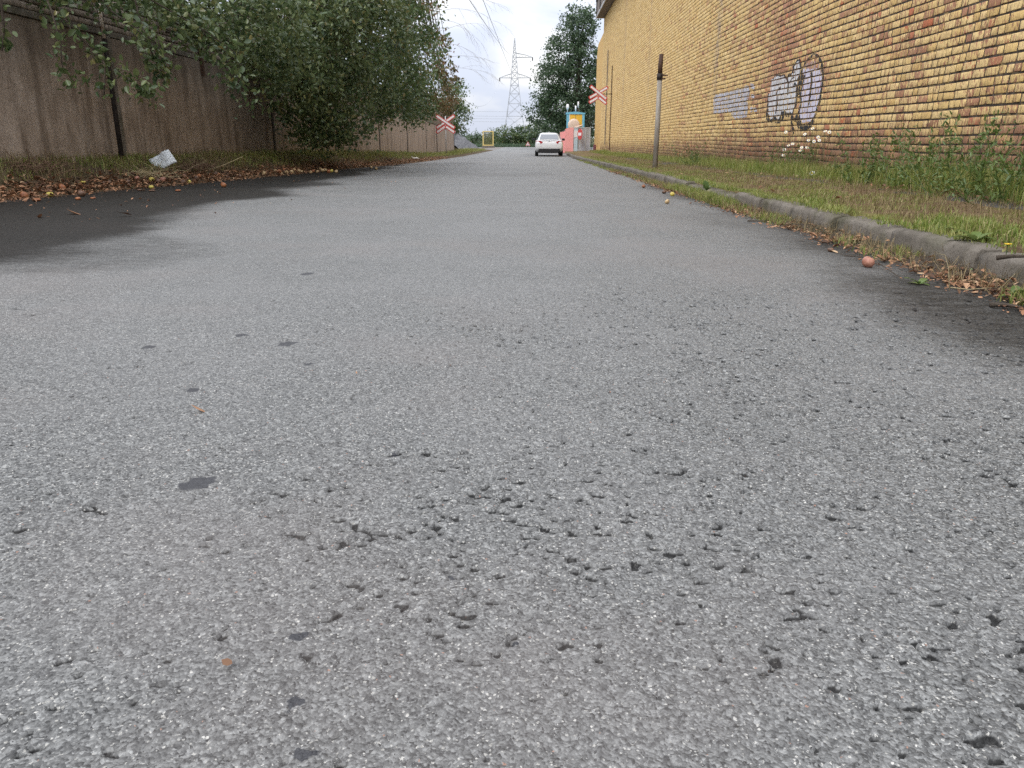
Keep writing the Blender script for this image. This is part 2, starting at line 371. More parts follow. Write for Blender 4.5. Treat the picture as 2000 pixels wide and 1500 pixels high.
M_LEAF_O = m_leaf('turning_leaf', [(0, (.05, .075, .025)), (.4, (.09, .10, .035)), (.75, (.15, .12, .045)), (.9, (.22, .13, .06)), (1, (.28, .14, .09))])
M_LEAF_G = m_leaf('fresh_tree_leaf', [(0, (.045, .085, .035)), (.5, (.075, .125, .045)), (.9, (.13, .175, .06)), (1, (.24, .17, .07))], .3, .35)
M_BARK = m_plain('bark', [(.3, (.045, .035, .026)), (.6, (.10, .08, .062)), (.8, (.15, .125, .10))], 18, .9, .8)
M_TWIG = m_plain('pale_twig', [(.3, (.34, .33, .32)), (.7, (.46, .45, .44))], 18)
M_GRASS = m_leaf('grass_blade', [(0, (.11, .155, .03)), (.4, (.18, .24, .045)), (.7, (.26, .32, .07)), (.88, (.36, .35, .12)), (1, (.50, .42, .22))], .4, .5, .4)
M_DRY = m_leaf('dry_grass', [(0, (.12, .085, .045)), (.5, (.22, .165, .085)), (1, (.33, .26, .14))], .25, .7, .2)
M_LITTER = m_leaf('dead_leaf', [(0, (.05, .028, .018)), (.3, (.13, .065, .036)), (.6, (.27, .13, .068)), (.88, (.40, .22, .12)), (1, (.56, .40, .25))], .1, .65, .3)
M_RUST = m_plain('rusted_steel', [(.35, (.035, .022, .016)), (.55, (.085, .045, .028)), (.75, (.17, .085, .045))], 22, .75, .6, .004, .4)
M_DARKSTEEL = m_plain('tarred_steel', [(.35, (.018, .016, .015)), (.6, (.045, .035, .03)), (.8, (.10, .06, .04))], 16, .6, .5, .004)

# ------------------------------------------------------------------ ground, road, verges
gx = np.unique(np.concatenate([np.linspace(-1400, -60, 12), np.linspace(-60, 60, 41), np.linspace(60, 1400, 12)]))
gy = np.unique(np.concatenate([np.linspace(-60, 120, 91), np.linspace(120, 2600, 24)]))
tag(sheet('ground', gx, gy, lambda x, y: gz(y) - .07, M_GROUND), kind='structure')

def graded(a, b, start, fine, grow):
    out = [start]; d = fine
    while out[-1] < b: d = fine * max(1, (out[-1] - a) * grow); out.append(out[-1] + d)
    return np.array(out)
xf = np.arange(-1.20, 1.2001, .0052)
xr = [1.2]; d = .0052
while xr[-1] < 2.4: d *= 1.02; xr.append(xr[-1] + d)
xl = [-1.2]; d = .0052
while xl[-1] > -6.2: d = min(d * 1.02, .09); xl.append(xl[-1] - d)
xs = np.unique(np.round(np.concatenate([xl, xf, xr]), 5))
ys = list(np.arange(-2.5, .3, .07)); ycur = .3; dy = .0048
while ycur < 112:
    ys.append(ycur); ycur += max(.0048, .0048 * (ycur / 1.4) ** 1.7 if ycur < 12 else .3)
ys = np.array(ys)
X, Y = np.meshgrid(xs, ys)
Z = RZ(X, Y)
near = 1 - sm(2.4, 4.6, Y)
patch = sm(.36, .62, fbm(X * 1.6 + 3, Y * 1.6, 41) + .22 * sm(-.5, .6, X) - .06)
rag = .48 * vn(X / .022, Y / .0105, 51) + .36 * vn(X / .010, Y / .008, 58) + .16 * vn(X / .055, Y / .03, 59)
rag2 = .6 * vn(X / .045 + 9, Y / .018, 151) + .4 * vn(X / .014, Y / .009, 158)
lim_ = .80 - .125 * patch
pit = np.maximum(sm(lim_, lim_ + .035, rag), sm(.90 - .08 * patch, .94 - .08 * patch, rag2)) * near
Z = Z - .009 * pit + near * .0045 * (vn(X / .011, Y / .011, 54) - .5)
Z += .006 * (fbm(X * 3, Y * 3, 55) - .5)
# a side track leaves on the far left: the paved area opens out to the right of the heap
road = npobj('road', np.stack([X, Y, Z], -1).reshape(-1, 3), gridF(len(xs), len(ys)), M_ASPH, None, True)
# damp: under the trees on the left, along the gutter on the right
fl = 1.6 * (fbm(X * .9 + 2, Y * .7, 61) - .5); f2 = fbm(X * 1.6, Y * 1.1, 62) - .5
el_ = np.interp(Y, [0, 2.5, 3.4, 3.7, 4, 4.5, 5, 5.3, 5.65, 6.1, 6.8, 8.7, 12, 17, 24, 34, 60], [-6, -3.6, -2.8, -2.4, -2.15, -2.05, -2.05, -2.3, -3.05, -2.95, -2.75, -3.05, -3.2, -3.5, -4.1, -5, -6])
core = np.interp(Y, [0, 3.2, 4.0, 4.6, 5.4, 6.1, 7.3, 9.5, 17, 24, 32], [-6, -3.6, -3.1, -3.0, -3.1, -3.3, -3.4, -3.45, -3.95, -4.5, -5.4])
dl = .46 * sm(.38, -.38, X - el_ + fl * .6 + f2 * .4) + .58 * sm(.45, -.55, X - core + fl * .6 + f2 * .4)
er = np.interp(Y, [0, 1.0, 1.6, 2.1, 3.1, 4.6, 6, 12, 20, 26], [2.4, 1.45, 1.22, 1.22, 1.28, 1.45, 1.5, 1.7, 1.95, 2.2])
dr = sm(-.62, .62, X - er + fl * .5 + f2 * .5) * .66
dist = fbm(X * .35, Y * .16, 66); dfar = sm(.52, .72, dist) * sm(9, 16, Y) * .38
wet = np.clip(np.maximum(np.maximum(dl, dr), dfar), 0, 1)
dirt = np.clip(sm(.35, 0, KX - X) * (1 - .4 * sm(14, 30, Y)) + .8 * sm(.25, -.1, X - edgeL(Y)), 0, 1)
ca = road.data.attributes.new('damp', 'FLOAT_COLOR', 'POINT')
ca.data.foreach_set('color', np.stack([wet, dirt, pit, wet * 0 + 1], -1).astype(np.float32).ravel())  # blue channel: pit depth mask, also drives the painted pit shade
tag(road, 'grey worn asphalt road running downhill between two walls', kind='structure')

# the junction the road runs into
jx = np.linspace(-45, 45, 61); jy = np.linspace(70, 108, 20)
M_FARASPH = m_plain('pale_far_asphalt', [(.3, (.15, .15, .15)), (.6, (.20, .20, .195)), (.8, (.25, .24, .235))], 1.2, .85, .3)
tag(sheet('crossing_road', jx, jy, lambda x, y: gz(y) - .03 - .3 * sm(9, 14, x) * sm(90, 80, y) - .1 * sm(-6.5, -8, x) * sm(100, 96, y), M_FARASPH), kind='structure')
# left verge and bank
vx = np.unique(np.concatenate([np.linspace(-6.75, -4.0, 62)])); vy = np.unique(np.concatenate([np.arange(2, 30, .09), np.arange(30, 78, .3)]))
tag(sheet('verge_left', vx, vy, VL, M_SOIL_L), kind='structure')
# right verge
vx = np.linspace(2.37, 4.98, 60); vy = np.unique(np.concatenate([np.arange(1.5, 22, .08), np.arange(22, 70, .3)]))
tag(sheet('verge_right', vx, vy, lambda x, y: VR(x, y) - .14 * sm(2.47, 2.40, x), M_SOIL_R), kind='structure')
gxs = np.linspace(1.75, 2.36, 26); gys = np.arange(2, 45, .07)
tag(sheet('gutter', gxs, gys, lambda x, y: RZ(x, y) - .02 + .055 * sm(2.0, 2.3, x + .30 * (fbm(y * 1.2, x * 2, 71) - .5) + .1 * (vn(y * 6, x * 6, 72) - .5)), M_GUT), kind='structure')
# remains of an old footpath, showing through the soil
M_PATH = m_plain('old_path_asphalt', [(.3, (.045, .043, .040)), (.6, (.08, .077, .072)), (.8, (.12, .112, .10))], 9, .9, .7)
px_ = np.linspace(3.35, 4.35, 18); py_ = np.arange(4, 40, .12)
tag(sheet('footpath', px_, py_, lambda x, y: VR(x, y) + .045 * (fbm(y * .45 + 1.2, x * .9, 81) - .54) + .02 * (fbm(y * 3, x * 3, 82) - .5) - .03 * np.abs(x - 3.85) + .002, M_PATH), kind='structure')

# kerb: one stone after another
kerb = bpy.data.objects.new('kerb', None); link(kerb); tag(kerb, kind='structure')
def kerb_mesh(seed, L):
    prof = [(0, -.12), (.0, .02), (.008, .098), (.017, .120), (.034, .133), (.06, .138), (.105, .141), (.17, .138), (.20, .12), (.20, -.12)]
    n = 9; V = []; rr = np.random.default_rng(seed)
    for i in range(n):
        yy = -L / 2 + L * i / (n - 1); e = .012 * (i in (0, n - 1))
        for (a, b) in prof:
            j = rr.normal(0, .0028, 2); V.append((a + j[0] + e * (a < .1), yy, b + j[1] - e * (b > .05) * 1.2))
    k = len(prof); F = [[i * k + j, (i + 1) * k + j, (i + 1) * k + j + 1, i * k + j + 1] for i in range(n - 1) for j in range(k - 1)]
    V2 = np.array(V); b = len(V); caps = []
    me = bpy.data.meshes.new('kerb_stone'); me.from_pydata([tuple(v) for v in V2], [], F + [list(range(k)), [(n - 1) * k + j for j in range(k)][::-1]]); me.update()
    me.polygons.foreach_set('use_smooth', [True] * (len(F)) + [False, False]); me.materials.append(M_KERB); return me
KM = [kerb_mesh(s, .985) for s in range(5)]
yk = 1.5; i = 0
while yk < 58:
    o = link(bpy.data.objects.new('kerb_stone', KM[i % 5]), kerb)
    o.location = (KX + random.uniform(-.015, .015), yk, float(gz(yk)) - .004 + random.uniform(-.012, .008) - .04 * float(sm(8.6, 9.6, yk) * sm(12.4, 11.4, yk)))
    o.rotation_euler = (-.01 + random.uniform(-.008, .008), random.uniform(-.04, .03), random.uniform(-.012, .012) + math.pi * 0)
    yk += 1.0; i += 1

# ------------------------------------------------------------------ yellow brick building
B = thing('brick_building', 'long tall yellow painted brick building with flaking paint along the right of the road', 'building', (WX, 8, 0))
B.location = (0, 0, 0)
BY0, BY1, BZ1 = 3.0, 60.8, 8.8
MB().box((WX + 4.001, (BY0 + BY1) / 2, (BZ1 - 1.2) / 2), (8.0, BY1 - BY0 - .02, BZ1 + 1.2)).obj('wall', M_WMORTAR, B)
PITCH = .1
rows = []
Zr = -.75; ri = 0
bl = []                                          # y0, y1, z0, z1, dx
while Zr < BZ1 - .02:
    rr = random.Random(ri * 13 + 5); y = BY0 - rr.random() * .25
    top_y = max(BY0, (Zr - 1.9) / .24) if Zr > 2.3 else BY0     # higher up only the far part can come into view
    wob = rr.uniform(-.004, .004)
    while y < BY1 - .02:
        wd = (.235 if rr.random() < .45 else .11) * rr.uniform(.92, 1.05)
        if Zr + .06 + .01 * y < -.02: pass
        if y > top_y - .3 and Zr > -.3 - .01 * y:
            bl.append((max(y, BY0), min(y + wd, BY1 + .004), Zr + rr.uniform(.004, .010) + wob, Zr + .093 - rr.uniform(.004, .010) + wob, max(-.003, rr.gauss(0, .0018))))
        y += wd + rr.uniform(.018, .030)
    Zr += PITCH; ri += 1
bl = np.array(bl)
# the courses dip a little here and there
wav = lambda y: .007 * np.sin(y * .9 + .4) + .004 * np.sin(y * 2.3)
yc = (bl[:, 0] + bl[:, 1]) / 2; dz = wav(yc) * np.clip(1.5 - bl[:, 2] * .3, 0, 1)
bl[:, 2] += dz; bl[:, 3] += dz
BOX8 = lambda y0, y1, z0, z1: None
def brick_verts(y0, y1, z0, z1, dx, depth=.030, ch=.0035, jit=None):
    n = len(y0); xo = WX - depth * 0 + dx * 0
    xf = WX - .007 - dx; xb = np.full(n, WX + .03)
    V = np.empty((n, 12, 3))
    cy = [(0, 0), (1, 0), (1, 1), (0, 1)]
    for k, (a, b) in enumerate(cy):
        yy = np.where(a, y1, y0); zz = np.where(b, z1, z0); sy = 1 - 2 * a; sz = 1 - 2 * b
        j = jit[:, k] if jit is not None else np.zeros((n, 3))
        V[:, k] = np.stack([xf + abs(j[:, 0]), yy + sy * ch * (1 + j[:, 1]), zz + sz * ch * (1 + j[:, 2])], -1)
        V[:, 4 + k] = np.stack([xf + ch * .9, yy, zz], -1)
        V[:, 8 + k] = np.stack([xb, yy, zz], -1)
    return V
QF = np.array([[0, 3, 2, 1]] + [[k, (k + 1) % 4, 4 + (k + 1) % 4, 4 + k] for k in range(4)] + [[4 + k, 4 + (k + 1) % 4, 8 + (k + 1) % 4, 8 + k] for k in range(4)])
jit = np.stack([rng.normal(0, .0015, (len(bl), 4)), rng.uniform(-.6, 1.6, (len(bl), 4)), rng.uniform(-.6, 1.6, (len(bl), 4))], -1)
# the 300 that show largest: nearest to the frame's right edge, within view
vis = (bl[:, 0] > 8.05) & (bl[:, 3] < .62 + .156 * bl[:, 0] + .05) & (bl[:, 2] > .10 - .01 * bl[:, 0])
area = (bl[:, 1] - bl[:, 0]) * .09 / bl[:, 0] ** 3 * vis
big = np.argsort(-area)[:300]; isbig = np.zeros(len(bl), bool); isbig[big] = True
rest = np.nonzero(~isbig)[0]
V = brick_verts(*bl[rest].T, jit=jit[rest]); F = (np.arange(len(rest))[:, None, None] * 12 + QF[None]).reshape(-1, 4)
tag(npobj('brick_courses', V.reshape(-1, 3), F, M_BRICK, B), kind='stuff')
BRM = {}
for wtype, W0 in (('s', .25), ('h', .12)):
    BRM[wtype] = []
    for k in range(6):
        j = np.stack([rng.normal(0, .0015, (1, 4)), rng.uniform(-.6, 1.8, (1, 4)), rng.uniform(-.6, 1.8, (1, 4))], -1)
        v = brick_verts(np.array([-W0 / 2]), np.array([W0 / 2]), np.array([-.04]), np.array([.04]), np.array([0.]), jit=j)[0]; v[:, 0] -= WX
        BRM[wtype].append(npmesh('brick', v, QF, M_BRICK))
for i in big:
    y0, y1, z0, z1, dx = bl[i]; wd = y1 - y0; t_ = 's' if wd > .18 else 'h'
    o = link(bpy.data.objects.new('brick', random.choice(BRM[t_])), B)
    o.location = (WX - dx, (y0 + y1) / 2, (z0 + z1) / 2); o.scale = (1, wd / (.25 if t_ == 's' else .12), (z1 - z0) / .08)
# eaves, annex, plinth
M_EAVE = m_plain('weathered_eave_board', [(.3, (.12, .10, .09)), (.6, (.22, .19, .17)), (.8, (.33, .29, .26))], 5)
M_ZINC = paint('zinc_flashing', (.34, .33, .33), .45, .5, .3)
rf = MB().box((WX + 3.7, (BY0 + BY1) / 2 + .1, BZ1 + .62), (8.5, BY1 - BY0 + .5, 1.1)).obj('roof', M_EAVE, B)
MB().box((WX - .56, (BY0 + BY1) / 2 + .1, BZ1 + .13), (.05, BY1 - BY0 + .5, .16)).obj('gutter_board', M_ZINC, rf)
MB().box((WX - .57, (BY0 + BY1) / 2 + .1, BZ1 + 1.2), (.09, BY1 - BY0 + .5, .12)).obj('roof_edge', M_DARKSTEEL, rf)
for k in range(18): MB().box((WX - .60, BY0 + 3 + k * 3.2, BZ1 + .66), (.06, .10, 1.04)).obj('bracket', M_DARKSTEEL, rf)
def m_far_brick():
    t = NT('far_yellow_brick'); bt = t.n('ShaderNodeTexBrick'); t.l(t.scale(sc=(1, 1, 1)), bt.inputs['Vector'])
    # courses by height, heads by distance
    cb = t.n('ShaderNodeCombineXYZ'); x, y, z = t.xyz(); t.l(t.math('ADD', y, x), cb.inputs[0]); t.l(z, cb.inputs[1]); t.l(cb.outputs[0], bt.inputs['Vector'])
    bt.inputs['Scale'].default_value = 1; bt.inputs['Brick Width'].default_value = .2; bt.inputs['Row Height'].default_value = .1; bt.inputs['Mortar Size'].default_value = .007
    bt.inputs['Color1'].default_value = (.72, .48, .18, 1); bt.inputs['Color2'].default_value = (.66, .42, .16, 1); bt.inputs['Mortar'].default_value = (.12, .09, .07, 1)
    c = t.mix(t.math('MULTIPLY', t.step(t.noise(3, 5, .6), .5, .7), .3), bt.outputs[0], (.36, .22, .13))
    return t.fin(c, .85, None, .2)
M_FARBRICK = m_far_brick()
an = MB()
prof = [(BY1, -.8), (67.4, -.8), (67.4, 6.9), (66.4, 7.7), (BY1, 8.0)]
an.prism([(a, b) for a, b in prof][::-1], (WX + 6.05, 0, 0), (0, 1, 0), (0, 0, 1), -6.0)
ann = an.obj('annex_wall', M_FARBRICK, B)
M_PLINTH = paint('red_plinth_paint', (.20, .045, .045), .7)
MB().box((WX + .03, 66.4, -.25), (.12, 2.1, .75)).obj('plinth', M_PLINTH, B)
MB().tube([(WX - .09, 55.6, 6.2), (WX - .09, 55.6, .2)], .035, 8).obj('drain_pipe', M_EAVE, B)
MB().tube([(WX - .05, 52.6, 5.0), (WX - .05, 52.6, -.1)], .03, 6).obj('cable_duct', M_RUST, B)

# graffiti: a film of spray paint on the brick faces only, the joints stay dark
def seg_d(P, a, b):
    a = np.array(a, float); b = np.array(b, float); ab = b - a; t = np.clip(((P - a) @ ab) / (ab @ ab), 0, 1); return np.linalg.norm(P - a - t[:, None] * ab, axis=1)
def inside(P, poly):
    r = np.zeros(len(P), bool); n = len(poly)
    for i in range(n):
        (x1, y1), (x2, y2) = poly[i], poly[(i + 1) % n]
        cnd = ((y1 > P[:, 1]) != (y2 > P[:, 1])); xi = (x2 - x1) * (P[:, 1] - y1) / ((y2 - y1) + 1e-9) + x1
        r ^= cnd & (P[:, 0] < xi)
    return r
def on_wall(zx, zy):                              # a place on the wall, measured off an enlarged cut-out of the photograph
    px, py = 1340 + zx / 6.25, 80 + zy / 6.25; th, ph = R(17.745), R(1.637)
    fw = np.array([-math.sin(ph) * math.cos(th), math.cos(ph) * math.cos(th), -math.sin(th)]); rt = np.array([math.cos(ph), math.sin(ph), 0]); up = np.cross(rt, fw)
    r = fw + rt * (px - 1000) / 1500 + up * (750 - py) / 1500; t = (WX - .02) / r[0]
    return (t * r[1], CH + t * r[2])
G = lambda pts: [on_wall(*p) for p in pts]
SILV = G([(1040, 460), (1110, 425), (1190, 425), (1228, 470), (1268, 405), (1300, 390), (1310, 320), (1345, 252), (1380, 246), (1398, 300), (1390, 400), (1350, 520), (1345, 700), (1310, 850), (1270, 905), (1200, 870), (1150, 940), (1110, 965), (1065, 925), (1030, 965), (995, 880), (990, 700), (1020, 620)])
LAV = G([(1418, 350), (1540, 345), (1632, 335), (1652, 450), (1640, 680), (1585, 860), (1520, 960), (1440, 1010), (1380, 980), (1352, 900), (1392, 720), (1395, 600), (1425, 440)])
ROSE = G([(1425, 330), (1480, 265), (1610, 235), (1632, 335), (1540, 345), (1418, 352)])
BLUE = [G([(330, 700), (350, 655), (560, 612), (690, 560), (760, 535), (772, 620), (752, 720), (738, 930), (590, 948), (555, 930), (540, 868), (330, 888)]), G([(780, 525), (842, 530), (832, 572), (790, 590)]), G([(778, 650), (832, 650), (826, 705), (783, 695)]), G([(776, 800), (862, 822), (852, 862), (776, 862)])]
STK = [(9, [(1380, 500), (1420, 330), (1470, 230), (1530, 168), (1580, 158), (1620, 190), (1645, 270), (1660, 400), (1655, 520), (1635, 680), (1590, 850), (1530, 980)]),
       (24, [(1530, 990), (1480, 1050), (1430, 1070), (1390, 1050), (1362, 990), (1350, 920)]), (9, [(1302, 390), (1305, 310), (1345, 252), (1380, 244), (1397, 290), (1390, 400), (1352, 480)]),
       (8, [(1060, 450), (1110, 420), (1190, 415), (1225, 462), (1240, 520), (1232, 650)]), (10, [(1225, 462), (1260, 400), (1312, 382)]), (7, [(1250, 520), (1290, 458), (1312, 452)]),
       (7, [(1000, 650), (986, 760), (981, 860)]), (19, [(981, 860), (990, 940), (1012, 985), (1040, 975), (1070, 930)]), (19, [(1075, 930), (1092, 985), (1120, 985), (1150, 940), (1168, 890)]),
       (7, [(1145, 570), (1092, 640), (1102, 670), (1100, 760), (1090, 880)]), (15, [(1168, 935), (1190, 875), (1240, 915), (1290, 890)]), (9, [(1290, 890), (1330, 760), (1350, 640), (1345, 560), (1320, 517), (1300, 560)]),
       (20, [(1395, 420), (1375, 540), (1384, 630)]), (12, [(1384, 640), (1402, 560), (1432, 435), (1380, 428)]), (9, [(1522, 395), (1527, 470), (1515, 600), (1490, 780)]), (8, [(1390, 640), (1395, 760), (1372, 850), (1350, 920)]),
       (13, [(1285, 905), (1300, 960), (1335, 955)]), (10, [(1280, 940), (1300, 1130)])]
gb = np.nonzero((bl[:, 1] > 13.2) & (bl[:, 0] < 24) & (bl[:, 2] > .3) & (bl[:, 3] < 2.6))[0]
Vq = {k: [] for k in ('fill', 'outline', 'overpaint')}; Cq = {k: [] for k in Vq}
cells = []
for i in gb:
    y0, y1, z0, z1, dx = bl[i]; y0 += .002; y1 -= .002; z0 += .003; z1 -= .003
    ny = max(2, int((y1 - y0) / .013)); nz_ = 6
    a = np.linspace(y0, y1, ny + 1); b = np.linspace(z0, z1, nz_ + 1)
    for p in range(ny):
        for q in range(nz_): cells.append((a[p], a[p + 1], b[q], b[q + 1], WX - .0085 - dx))
cells = np.array(cells); P = np.stack([(cells[:, 0] + cells[:, 1]) / 2, (cells[:, 2] + cells[:, 3]) / 2], 1)
wob = np.stack([vn(P[:, 0] * 9, P[:, 1] * 9, 91), vn(P[:, 0] * 9, P[:, 1] * 9, 92)], 1) - .5; Pw = P + wob * .05
kind = np.zeros(len(P), int); rnd = rng.random(len(P)); colr = np.zeros((len(P), 3))
def lay(mask, k, c, keep=.97, worn=.74):
    n = fbm(P[:, 0] * 14, P[:, 1] * 5, 95); m = mask & (rnd < keep) & (n < worn); kind[m] = k; tone = (.86 + .28 * vn(P[:, 0] * 5, P[:, 1] * 12, 97))[:, None]; colr[m] = (np.array(c)[None] * tone)[m]
for pl in BLUE: lay(inside(Pw, pl), 3, (.50, .50, .56), .97, .70)
lay(inside(Pw, ROSE), 1, (.42, .29, .25), .9, .55)
lay(inside(Pw, LAV), 1, (.58, .55, .66), .99, .80); lay(inside(Pw, SILV), 1, (.60, .60, .62), .99, .80)
scale_ = 16.5 / 1575 / 6.25
for wd, pts in STK:
    g = G(pts); dmin = np.full(len(P), 9.)
    for a, b in zip(g[:-1], g[1:]):
        A = P.copy(); dmin = np.minimum(dmin, seg_d(Pw * [.42, 1], (a[0] * .42, a[1]), (b[0] * .42, b[1])))
    m = dmin < wd * scale_ * 1.25; kind[m & (rnd < .97)] = 2; colr[m] = (.018, .018, .020)
t = NT('spray_paint'); M_SPRAY = t.fin(t.attr('tint').outputs['Color'], .6, None, .35)
gr = bpy.data.objects.new('graffiti', None); link(gr, B); gr['label'] = 'silver and lavender bubble letter graffiti with black outlines'
for k, nm in ((1, 'letter_fill'), (2, 'letter_outline'), (3, 'overpaint_patch')):
    s = np.nonzero(kind == k)[0]; c = cells[s]; x = c[:, 4] - .0006 * k
    V = np.stack([np.stack([x, c[:, 0], c[:, 2]], -1), np.stack([x, c[:, 0], c[:, 3]], -1), np.stack([x, c[:, 1], c[:, 3]], -1), np.stack([x, c[:, 1], c[:, 2]], -1)], 1)
    o = npobj(nm, V.reshape(-1, 3), np.arange(len(s) * 4).reshape(-1, 4), M_SPRAY, gr)
    at = o.data.attributes.new('tint', 'FLOAT_COLOR', 'POINT'); at.data.foreach_set('color', np.repeat(np.concatenate([colr[s], np.ones((len(s), 1))], 1), 4, 0).astype(np.float32).ravel())

# ------------------------------------------------------------------ concrete wall on the left
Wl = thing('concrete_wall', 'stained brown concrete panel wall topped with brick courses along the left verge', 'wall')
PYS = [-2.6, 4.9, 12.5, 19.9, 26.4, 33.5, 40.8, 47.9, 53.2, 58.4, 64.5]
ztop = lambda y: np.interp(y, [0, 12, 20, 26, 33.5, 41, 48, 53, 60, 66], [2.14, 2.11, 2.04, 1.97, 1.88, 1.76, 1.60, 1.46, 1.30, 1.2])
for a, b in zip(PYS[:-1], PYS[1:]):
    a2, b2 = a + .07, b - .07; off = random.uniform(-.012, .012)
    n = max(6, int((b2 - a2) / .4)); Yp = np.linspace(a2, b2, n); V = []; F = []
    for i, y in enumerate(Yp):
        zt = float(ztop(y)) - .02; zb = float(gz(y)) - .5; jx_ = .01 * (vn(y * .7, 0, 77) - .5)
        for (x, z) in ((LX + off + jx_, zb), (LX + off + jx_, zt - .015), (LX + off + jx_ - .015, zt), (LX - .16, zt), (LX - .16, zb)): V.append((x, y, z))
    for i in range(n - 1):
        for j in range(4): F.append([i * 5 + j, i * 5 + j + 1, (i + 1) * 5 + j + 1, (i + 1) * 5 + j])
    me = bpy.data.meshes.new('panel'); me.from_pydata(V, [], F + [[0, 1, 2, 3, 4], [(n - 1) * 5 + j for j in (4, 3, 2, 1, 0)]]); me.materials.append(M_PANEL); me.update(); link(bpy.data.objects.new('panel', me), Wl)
for y in PYS[1:]:
    zt = float(ztop(y)); up_ = -.02
    MB().box((LX - .06, y, (zt + up_ - .7 + float(gz(y))) / 2), (.17, .13, zt + up_ + .7 - float(gz(y)))).obj('post', M_DARKSTEEL if y > 14 else M_KERB, Wl, bevel=.008)
for y in (15.9, 18.3):
    zt = float(ztop(y)); MB().box((LX + .03, y, zt + .17), (.05, .08, .95)).obj('bracket', M_RUST, Wl)
# capping rail and brick courses on the panels
for a, b in zip(PYS[1:-1], PYS[2:]):
    a2, b2 = a + .08, b - .08; za, zb = float(ztop(a2)), float(ztop(b2)); m = MB(); h = .085
    sl_ = (zb - za) / (b2 - a2)
    m.prism([(0, 0), (.14, 0), (.14, h), (0, h)], (LX - .13, a2, za - .016), (1, 0, 0), (0, 0, 1), -(b2 - a2))
    for k, v in enumerate(m.v): v.z += sl_ * (v.y - a2)
    m.obj('capping_rail', M_KERB, Wl, bevel=.006)
wb = []
for r_ in range(9):
    y = 3.0
    rr = random.Random(900 + r_)
    while y < 64:
        wd = (.25 if rr.random() < .6 else .12) * rr.uniform(.96, 1.03)
        wb.append((y, y + wd, r_ * .092 + .082, r_ * .092 + .082 + rr.uniform(.074, .082), rr.gauss(0, .004))); y += wd + .012
wb = np.array(wb)
def wall_brick(n, y0, y1, z0, z1, dx):
    V = np.empty((n, 12, 3)); ch = .006
    for k, (a, b) in enumerate([(0, 0), (1, 0), (1, 1), (0, 1)]):
        yy = np.where(a, y1, y0); zz = np.where(b, z1, z0); sy = 1 - 2 * a; sz = 1 - 2 * b
        V[:, k] = np.stack([LX - .012 + dx, yy + sy * ch, zz + sz * ch], -1); V[:, 4 + k] = np.stack([LX - .018 + dx, yy, zz], -1); V[:, 8 + k] = np.stack([np.full(n, LX - .13), yy, zz], -1)
    return V
lv = (wb[:, 0] > 9.6) & (wb[:, 0] < 26); sc_ = lv * (wb[:, 1] - wb[:, 0]) / wb[:, 0] ** 2 * ((wb[:, 3] + ztop(wb[:, 0])) < .62 + .157 * wb[:, 0] + .1)
bigl = np.argsort(-sc_)[:260]; isb = np.zeros(len(wb), bool); isb[bigl] = True
rs = wb[~isb]; zz = ztop((rs[:, 0] + rs[:, 1]) / 2)
V = wall_brick(len(rs), rs[:, 0], rs[:, 1], rs[:, 2] + zz, rs[:, 3] + zz, rs[:, 4])
QF2 = QF[:, ::-1]
tag(npobj('brick_courses', V.reshape(-1, 3), (np.arange(len(rs))[:, None, None] * 12 + QF2[None]).reshape(-1, 4), M_WBRICK, Wl), kind='stuff')
o1 = np.array([1.]);
wm = {W0: npmesh('brick', wall_brick(1, -W0 / 2 * o1, W0 / 2 * o1, -.039 * o1, .039 * o1, 0 * o1)[0] - np.array([LX, 0, 0]), QF2, M_WBRICK) for W0 in (.25, .12)}
for i in bigl:
    y0, y1, z0, z1, dx = wb[i]; W0 = .25 if y1 - y0 > .18 else .12; o = link(bpy.data.objects.new('brick', wm[W0]), Wl)
    o.location = (LX + dx, (y0 + y1) / 2, (z0 + z1) / 2 + float(ztop((y0 + y1) / 2))); o.scale = (1, (y1 - y0) / W0, (z1 - z0) / .078)
n = 40; Yp = np.linspace(3, 64, n); V = []
for y in Yp:
    z = float(ztop(y)); V += [(LX - .03, y, z + .04), (LX - .03, y, z + .94), (LX - .12, y, z + .94), (LX - .12, y, z + .04)]
F = [[i * 4 + j, i * 4 + (j + 1) % 4, (i + 1) * 4 + (j + 1) % 4, (i + 1) * 4 + j] for i in range(n - 1) for j in range(4)]
me = bpy.data.meshes.new('mortar_bed'); me.from_pydata(V, [], F); me.materials.append(M_MORTAR); me.update(); link(bpy.data.objects.new('mortar_bed', me), Wl)

# steel pole in front of the wall
y = 12.15; zg = float(VL(LX + .16, y))
t_ = thing('steel_pole', 'thin tarred rusty steel pole standing against the concrete wall at the left', 'pole', (LX + .14, y, zg - .3))
MB().tube([(0, 0, 0), (.0, .01, 1.6), (-.015, .02, 3.4)], .036, 12).obj('shaft', M_DARKSTEEL, t_, True)
M_OLDWHITE = m_plain('chipped_white_paint', [(.34, (.12, .06, .035)), (.42, (.34, .22, .15)), (.52, (.62, .54, .46))], 10, .6)
MB().tube([(.012, -.02, 2.02), (.008, -.02, 2.6)], .028, 8).obj('paint_remnant', M_OLDWHITE, t_, True)

